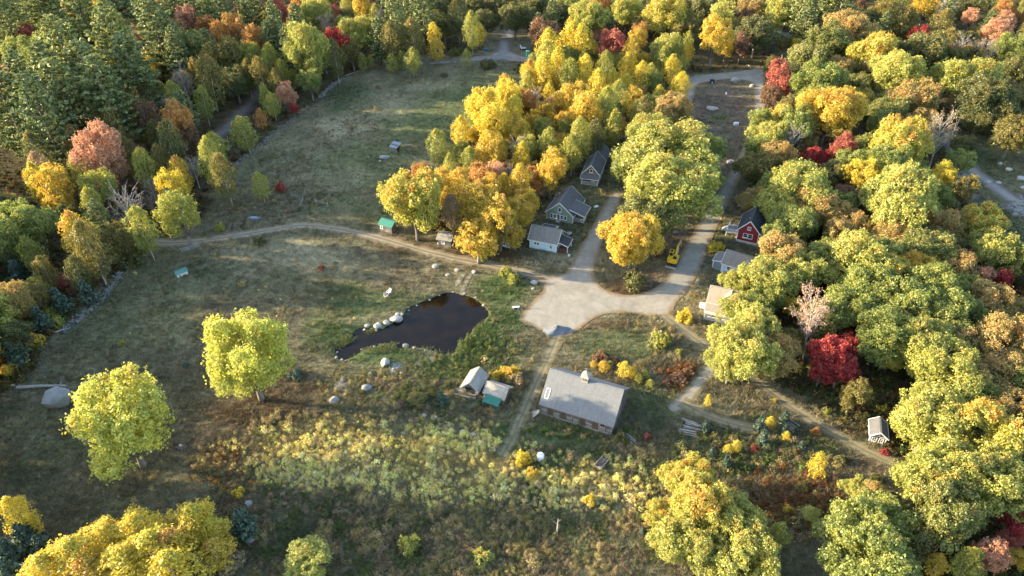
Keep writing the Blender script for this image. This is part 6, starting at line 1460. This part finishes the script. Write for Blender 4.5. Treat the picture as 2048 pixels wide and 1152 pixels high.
CM = cover_mat('meadow_blades'); CW = cover_mat('weed_leaves', .3, .7)
def tuft(seed, n, h, spread, w):
    rng = np.random.default_rng(seed); V = []; Fc = []; T = []
    lean0 = rng.normal(size=2)*.5
    for i in range(n):
        a = rng.random()*6.28; r = spread*math.sqrt(rng.random()); p = np.array([math.cos(a)*r, math.sin(a)*r, 0]); q = rng.random()*6.28
        s = np.array([math.cos(q), math.sin(q), 0])*w*rng.uniform(.6, 1.3); hh = h*rng.uniform(.5, 1.2); le = np.array([lean0[0]+rng.normal()*.6, lean0[1]+rng.normal()*.6, 0])*hh*.7
        o = len(V); V += [p-s-[0,0,.05], p+s-[0,0,.05], p+le*.45+s*.7+[0,0,hh*.6], p+le*.45-s*.7+[0,0,hh*.6], p+le+[0,0,hh]]
        Fc += [(o, o+1, o+2, o+3), (o+3, o+2, o+4)]; g = rng.random(); T += [(0, g, 0)]*5
    me = bpy.data.meshes.new('tuft'); me.from_pydata([tuple(v) for v in V], [], Fc); me.update()
    at_ = me.color_attributes.new('tint', 'FLOAT_COLOR', 'POINT'); c = np.ones((len(V), 4), np.float32); c[:, :3] = T; at_.data.foreach_set('color', c.ravel())
    me.materials.append(CM); return me
def weed(seed, n, h, size):
    rng = np.random.default_rng(seed); u = unit(n, rng); u[:, 2] = np.abs(u[:, 2])
    cc = u*np.array([.45, .45, h])*rng.uniform(.35, 1.05, (n, 1)); a = leaves(cc, u+unit(n, rng)*.6+np.array([0, 0, .4]), size*rng.uniform(.6, 1.3, n), rng, np.stack([np.zeros(n), rng.random(n), np.zeros(n)], 1))
    me = new_mesh('weed', *a); me.materials.append(CW); return me
def collection_of(name, meshes):
    c = bpy.data.collections.new(name)
    for me in meshes: c.objects.link(bpy.data.objects.new(name, me))
    return c
C_GRASS = collection_of('tufts', [tuft(s, 16, .42, .42, .022) for s in range(6)])
C_WEED = collection_of('weeds', [weed(s, 110, .75, .115) for s in range(6)])
C_LEAF = collection_of('understory', [weed(20+s, 55, .8, .24) for s in range(5)])
def scatter(name, X, Y, S, colr, coll):
    n = len(X); me = bpy.data.meshes.new(name); me.vertices.add(n)
    me.vertices.foreach_set('co', np.column_stack([X, Y, gz(X, Y)]).astype(np.float32).ravel())
    a = me.attributes.new('scl', 'FLOAT', 'POINT'); a.data.foreach_set('value', S.astype(np.float32))
    a = me.attributes.new('rot', 'FLOAT', 'POINT'); a.data.foreach_set('value', (RG.random(n)*6.28).astype(np.float32))
    a = me.attributes.new('col', 'FLOAT_COLOR', 'POINT'); c = np.ones((n, 4), np.float32); c[:, :3] = colr; a.data.foreach_set('color', c.ravel())
    o = stuff(link(name, me))
    g = bpy.data.node_groups.new(name, 'GeometryNodeTree'); g.interface.new_socket('Geometry', in_out='INPUT', socket_type='NodeSocketGeometry'); g.interface.new_socket('Geometry', in_out='OUTPUT', socket_type='NodeSocketGeometry')
    gi = g.nodes.new('NodeGroupInput'); go = g.nodes.new('NodeGroupOutput'); ip = g.nodes.new('GeometryNodeInstanceOnPoints'); ci = g.nodes.new('GeometryNodeCollectionInfo')
    ci.inputs[0].default_value = coll; ci.inputs[1].default_value = True; ci.inputs[2].default_value = True
    def attr(nm, t): q = g.nodes.new('GeometryNodeInputNamedAttribute'); q.data_type = t; q.inputs[0].default_value = nm; return q.outputs[0]
    cx = g.nodes.new('ShaderNodeCombineXYZ'); g.links.new(attr('rot', 'FLOAT'), cx.inputs[2])
    er = g.nodes.new('FunctionNodeEulerToRotation'); g.links.new(cx.outputs[0], er.inputs[0])
    g.links.new(gi.outputs[0], ip.inputs['Points']); g.links.new(ci.outputs[0], ip.inputs['Instance']); ip.inputs['Pick Instance'].default_value = True
    g.links.new(er.outputs[0], ip.inputs['Rotation']); g.links.new(attr('scl', 'FLOAT'), ip.inputs['Scale']); g.links.new(ip.outputs[0], go.inputs[0])
    o.modifiers.new('cover', 'NODES').node_group = g; return o
def sample(n, seed, y1=330):
    """points over the land in view, thinner with distance"""
    rng = np.random.default_rng(seed); py = rng.uniform(-10, 1300, n*2); px = rng.uniform(-200, 2280, n*2)
    w = un_many(np.stack([px, py], 1)); k = (w[:, 1] < y1); w = w[k]; d = np.hypot(w[:, 0], w[:, 1]+0)
    keep = rng.random(len(w)) < np.clip(d/150, .35, 1)**.3; w = w[keep][:n]
    return w[:, 0], w[:, 1], rng
BUILT = []                                               # footprints, kept clear of plants
for h in (B, H1, H2, G, Bc, Br, Rc, Lb, Ch, Ns, Ws, Ss, Gs, Ck, Ts, Oh):
    mm = Matrix.Translation(h.r.location) @ Matrix.Rotation(h.r.rotation_euler[2], 4, 'Z')
    BUILT.append([tuple((mm @ Vector((x, y, 0)))[:2]) for x, y in ((-.2,-.2), (h.w+.2,-.2), (h.w+.2,h.d+.2), (-.2,h.d+.2))])
def clear(X, Y, grow=0.0):
    m = ~on_road(X, Y, grow)
    for b in BUILT: m &= ~inpoly(X, Y, b)
    return m
def jit(c, rng, a=.3): return np.clip(c*rng.uniform(1-a, 1+a, (len(c), 1))*rng.uniform(.93, 1.07, (len(c), 3)), .004, .7)
def zone(X, Y, items):
    px, py = d_px(X, Y); px = px+30*(fbm(X, Y, 7, 3)-.5); py = py+18*(fbm(X+50, Y, 7, 3)-.5); z = np.zeros(len(X))
    for a, b, rx, ry, w in items: z = np.maximum(z, w*np.clip(1.5-((px-a)/rx)**2-((py-b)/ry)**2, 0, 1))
    return z
# grass everywhere that is open
X, Y, rng = sample(185000, 21); k = clear(X, Y, np.where(rng.random(len(X)) < .35, -.55, 0.0)) & clear(X, Y, -.6); X, Y = X[k], Y[k]; px, py = d_px(X, Y); fm = forest_mask(px, py); k = ~fm | (rng.random(len(X)) < .12); X, Y, fm = X[k], Y[k], fm[k]
c = ground_colour(X, Y)*1.12; st = (fbm(X+5, Y+9, 5, 4) > .56) & (rng.random(len(X)) < .5); c[st] = c[st]*.4+np.array(STRAW)*.55
scatter('meadow_grass', X, Y, rng.uniform(.6, 1.35, len(X))*np.where(fbm(X, Y, 6, 3) > .5, 1.15, .8), jit(c, rng, .35), C_GRASS)
# tall weeds: goldenrod gone to seed, brambles, ferns
ZW = [(620,900,150,70,1),(760,900,200,80,1),(900,930,170,80,1),(1060,960,60,70,.6),(1170,965,120,60,.8),(1320,960,90,60,.7),(660,960,160,50,1),(700,1070,280,90,1),(900,1080,220,90,1),(1150,1080,190,80,.8),(480,1000,70,80,.9),(450,930,70,50,.6),(800,790,130,40,.9),(700,790,70,50,.75),(900,830,80,40,.7),(960,690,70,50,.9),(900,740,90,26,.9),(1010,770,50,40,.8),(1000,700,40,50,.8),
      (570,400,100,40,.7),(500,440,70,26,.6),(1230,740,100,18,.6),(1360,755,45,36,1),(1290,650,70,22,.25),(1340,680,40,50,.45),(1400,610,26,70,.7),(1450,900,120,60,.6),(1560,880,150,60,.65),(1560,1010,110,70,1),(1650,1010,50,60,1),(1640,900,60,40,.4),(1120,520,100,14,.4),(1130,860,130,20,.5),(620,620,160,30,.12),(350,640,200,120,.10),(200,900,260,120,.06),(700,220,70,50,.6),(830,160,60,14,.6),(1180,420,50,70,.4),(1430,470,26,60,.5),(1000,580,50,26,.3),(560,330,60,30,.5),(680,250,60,30,.3),(1080,1000,60,50,.5),(1240,900,60,40,.4)]
X, Y, rng = sample(235000, 22); z = zone(X, Y, ZW); k = clear(X, Y, .4) & (rng.random(len(X)) < z) & (fbm(X+7, Y+61, 2.6, 3) > .36+.07*rng.normal(size=len(X))); X, Y = X[k], Y[k]
px, py = d_px(X, Y); n1 = .45*fbm(X, Y, 2.0, 2)+.55*fbm(X+90, Y+20, 9.0, 3); r = np.clip(rng.random(len(X))*.6+.8*(fbm(X+44, Y+13, 6.5, 3)-.25), 0, 1)
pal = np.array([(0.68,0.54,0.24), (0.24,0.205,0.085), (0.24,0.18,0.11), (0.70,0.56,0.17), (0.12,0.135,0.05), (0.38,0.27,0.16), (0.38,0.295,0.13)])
bright = zone(X, Y, [(760,905,340,70,1),(900,940,200,70,1),(1180,960,200,60,.9),(640,920,160,60,.9)])  # the sunlit strip: sunshine painted into the weeds as paler straw
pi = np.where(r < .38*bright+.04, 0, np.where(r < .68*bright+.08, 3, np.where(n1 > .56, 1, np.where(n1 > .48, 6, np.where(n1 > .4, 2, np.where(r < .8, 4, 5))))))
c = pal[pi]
c = c*(.82+.18*np.clip(bright*1.3, 0, 1))[:, None]  # weeds outside the strip darkened to paint the shade there
rz = zone(X, Y, [(1360,755,40,30,.9),(1560,1005,100,60,.6),(1650,1010,40,50,.5),(450,930,60,40,.35),(470,1000,40,50,.3),(1240,770,30,10,.5)]) > rng.random(len(X)); c[rz] = np.array((0.17,0.068,0.024))*rng.uniform(.5, 1.5, (rz.sum(), 1))
gr = zone(X, Y, [(960,690,80,60,.9),(900,740,110,30,.8),(1000,580,60,40,.9),(1130,860,140,26,.7),(1000,700,50,60,.8),(1560,880,150,60,.6),(1450,900,120,60,.6)]) > rng.random(len(X)); gr &= ~rz; c[gr] = np.array((0.095,0.125,0.038))*rng.uniform(.6, 1.5, (gr.sum(), 1))
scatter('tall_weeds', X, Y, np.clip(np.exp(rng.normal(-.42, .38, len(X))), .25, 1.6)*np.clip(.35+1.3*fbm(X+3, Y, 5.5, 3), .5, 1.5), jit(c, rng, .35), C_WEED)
# under the trees: saplings, ferns, fallen leaves
X, Y, rng = sample(52000, 23, 420); px, py = d_px(X, Y); k = clear(X, Y, .8) & forest_mask(px, py); X, Y = X[k], Y[k]; n1 = fbm(X, Y, 8, 3); r = rng.random(len(X))
c = np.array([(0.075,0.085,0.03), (0.10,0.075,0.035), (0.13,0.11,0.03), (0.11,0.05,0.028), (0.05,0.06,0.03)])[np.where(r < .35, 0, np.where(r < .6, 1, np.where(r < .78, 2, np.where(n1 > .55, 3, 4))))]
scatter('forest_undergrowth', X, Y, rng.uniform(.4, 1.6, len(X))*np.clip(n1*2, .3, 1.4), jit(c, rng, .35), C_LEAF)
# reeds and sedges round the water
px_ = []; rng = np.random.default_rng(31)
for (a, b, n, s) in ((742,664,46,3.2), (748,672,20,3), (694,682,26,2.6), (686,690,10,2), (812,630,8,1.2), (760,700,30,6), (790,690,14,4)):
    for _ in range(n): px_.append((a+rng.normal()*s*2, b+rng.normal()*s*.8))
for p in PONDS[::1]:
    if rng.random() < .55: px_.append(tuple(float(v) for v in to_px(p[0]+rng.normal()*.5, p[1]+rng.normal()*.5, -.35)[:2]))
w = un_many(px_, -.3); c = np.where(rng.random((len(w), 1)) < .5, np.array([(0.20,0.19,0.07)]), np.array([(0.10,0.14,0.04)]))
scatter('pond_reeds', w[:, 0], w[:, 1], rng.uniform(.7, 1.6, len(w)), jit(c, rng), C_GRASS)

# ================================================================== WHICH TREE IS WHICH
PLACES = [(820,640,'the pond'),(1168,800,'the barn'),(1135,405,'the green cottage'),(1195,335,'the brown cottage'),(1095,475,'the blue cottage'),(1495,455,'the red cottage'),(1465,515,'the pale blue cottage'),(1440,620,'the cream house'),(1755,862,'the navy shed'),(790,292,'the pasture hut'),(362,546,'the chicken coop'),(1345,515,'the excavator'),(1055,107,'the portable toilet'),(890,478,'the weathered shed'),(1018,478,'the little blue-trim shed'),(770,448,'the green-roofed shed'),(600,455,'the farm track bend'),(1000,115,'the upper road fork'),(1472,247,'the white storage box'),(120,805,'the huge boulder'),(200,590,'the tumbled stone wall'),(560,260,'the pasture stone wall'),(470,240,'the wood road'),(1950,335,'the gravel lane'),(1524,85,'the grey-roofed wood house'),(1081,913,'the white tank'),(955,780,'the two small sheds'),(1385,856,'the log fan'),(1114,660,'the gravel pile'),(1440,150,'the top loop road'),(1200,925,'the old cart'),(1460,326,'the well ring'),(508,436,'the grey-blue boat'),(459,393,'the teal boat'),(1560,1010,'the rusty bracken'),(2020,405,'the pale gravel patch'),(1400,690,'the south track'),(30,360,'the bare dirt clearing')]
COLW = dict(og='olive green', gg='fresh green', oy='yellow-green', oo='tan orange', yo='yellow with orange tips', yb='bright yellow', yg='lime yellow', gd='golden', sa='salmon pink', rd='red', cr='crimson', ru='rust brown', dg='dark green', dy='shaded olive', pn='dark green', py='pale green', sp='blue-green', pk='thin pink', tn='tan')
COLW['or'] = 'orange'; COLW['ly'] = 'lemon yellow'
KW = dict(oak='broad tree', ragged='ragged tree', maple='tree', birch='slender tree', sapling='sapling', pine='pine', spruce='young spruce', bare='bare tree', thin='thin-leaved tree', shrub='bush')
CATW = dict(oak='tree', ragged='tree', maple='tree', birch='tree', sapling='sapling', pine='pine tree', spruce='spruce', bare='bare tree', thin='tree', shrub='shrub')
ORD = ['nearest to', 'second nearest to', 'third nearest to', 'fourth nearest to', 'fifth nearest to', 'sixth nearest to', 'seventh nearest to', 'eighth nearest to', 'ninth nearest to', 'tenth nearest to']
for t in TREES:
    if t['label']: PLACES.append((t['x'], t['y'], 'the '+t['label'].split(' beside ')[0].split(' at ')[0].split(' by ')[0].split(' above ')[0].split(' among ')[0].split(' beyond ')[0].split(' standing ')[0].split(' on ')[0].split(' between ')[0].split(' closest ')[0].split(' in ')[0].split(' rising ')[0].split(' over ')[0].split(' along ')[0].split(',')[0].split(' whose ')[0]))
ok_ = {}
for p in PLACES: ok_[p[2]] = ok_.get(p[2], 0)+1
PLACES = [p for p in PLACES if ok_[p[2]] == 1 and len(p[2].split()) <= 7]
seen = {}
for t in TREES:
    if t['label']: continue
    size = ''
    if t['kind'] in ('oak', 'maple', 'birch', 'pine', 'ragged'): size = 'big ' if t['h'] > 15.5 else 'small ' if t['h'] < 9.5 else ''
    base_ = f"{size}{'bare grey' if t['kind'] == 'bare' else COLW[t['c']]} {KW[t['kind']].replace('bare tree', 'tree')}"
    if t.get('fill'): base_ = f"low {COLW[t['c']]} {KW[t['kind']]} under the taller trees"
    best = min(PLACES, key=lambda p: math.hypot(p[0]-t['x'], (p[1]-t['y'])*1.2))
    dx_, dy_ = t['x']-best[0], t['y']-best[1]
    rel = ('behind' if dy_ < 0 else 'in front of') if abs(dy_) > abs(dx_) else ('left of' if dx_ < 0 else 'right of')
    t['key'] = (base_, rel, best[2]); seen.setdefault(t['key'], []).append((math.hypot(dx_, dy_), t))
for key, L in seen.items():
    L.sort(key=lambda q: q[0])
    for i, (_, t) in enumerate(L):
        t['label'] = f"{key[0]} {key[1]} {key[2]}"
        if i and len(t['label'].split()) < 16:
            two = sorted(PLACES, key=lambda p: math.hypot(p[0]-t['x'], (p[1]-t['y'])*1.2))[:2+i % 2]
            t['label'] = f"{key[0]} between {key[2]} and {two[-1][2]}"
for _pass in range(2):
    dup = {}
    for t in TREES: dup.setdefault(' '.join(t['label'].split()[:16]), []).append(t)
    for lab, L in dup.items():
        if len(L) < 2: continue
        L.sort(key=lambda t: t['y'])
        words = ['farthest', 'second', 'third', 'fourth', 'fifth', 'sixth', 'seventh', 'eighth', 'ninth', 'tenth', 'eleventh', 'twelfth', 'thirteenth', 'fourteenth', 'fifteenth', 'sixteenth', 'seventeenth', 'eighteenth', 'nineteenth', 'twentieth']
        for i, t in enumerate(L): t['label'] = ('closer ' if i else 'farther ')+lab if len(L) == 2 else words[min(i, 19)]+' '+lab
GRP = dict(oak='broad leaved trees of the woods', ragged='trees of the meadow edge', maple='maples of the woods', birch='birches and slender trees', sapling='young saplings', pine='pines of the grove', spruce='young spruces', bare='bare trees', thin='thinly leaved trees', shrub='shrubs of the clearing')
for t in TREES:
    o = t['o']; tag(o, ' '.join(t['label'].split()[:16]), CATW[t['kind']], GRP[t['kind']])
for t in FILL:
    tag(t['o'], 'tree of the wood that goes on beyond the open land', 'tree', 'trees of the outer wood')
print('objects', len(bpy.data.objects), 'tris', sum(len(m.loop_triangles) if m.loop_triangles else sum(max(1, p.loop_total-2) for p in m.polygons) for m in bpy.data.meshes if m.users) if False else '')
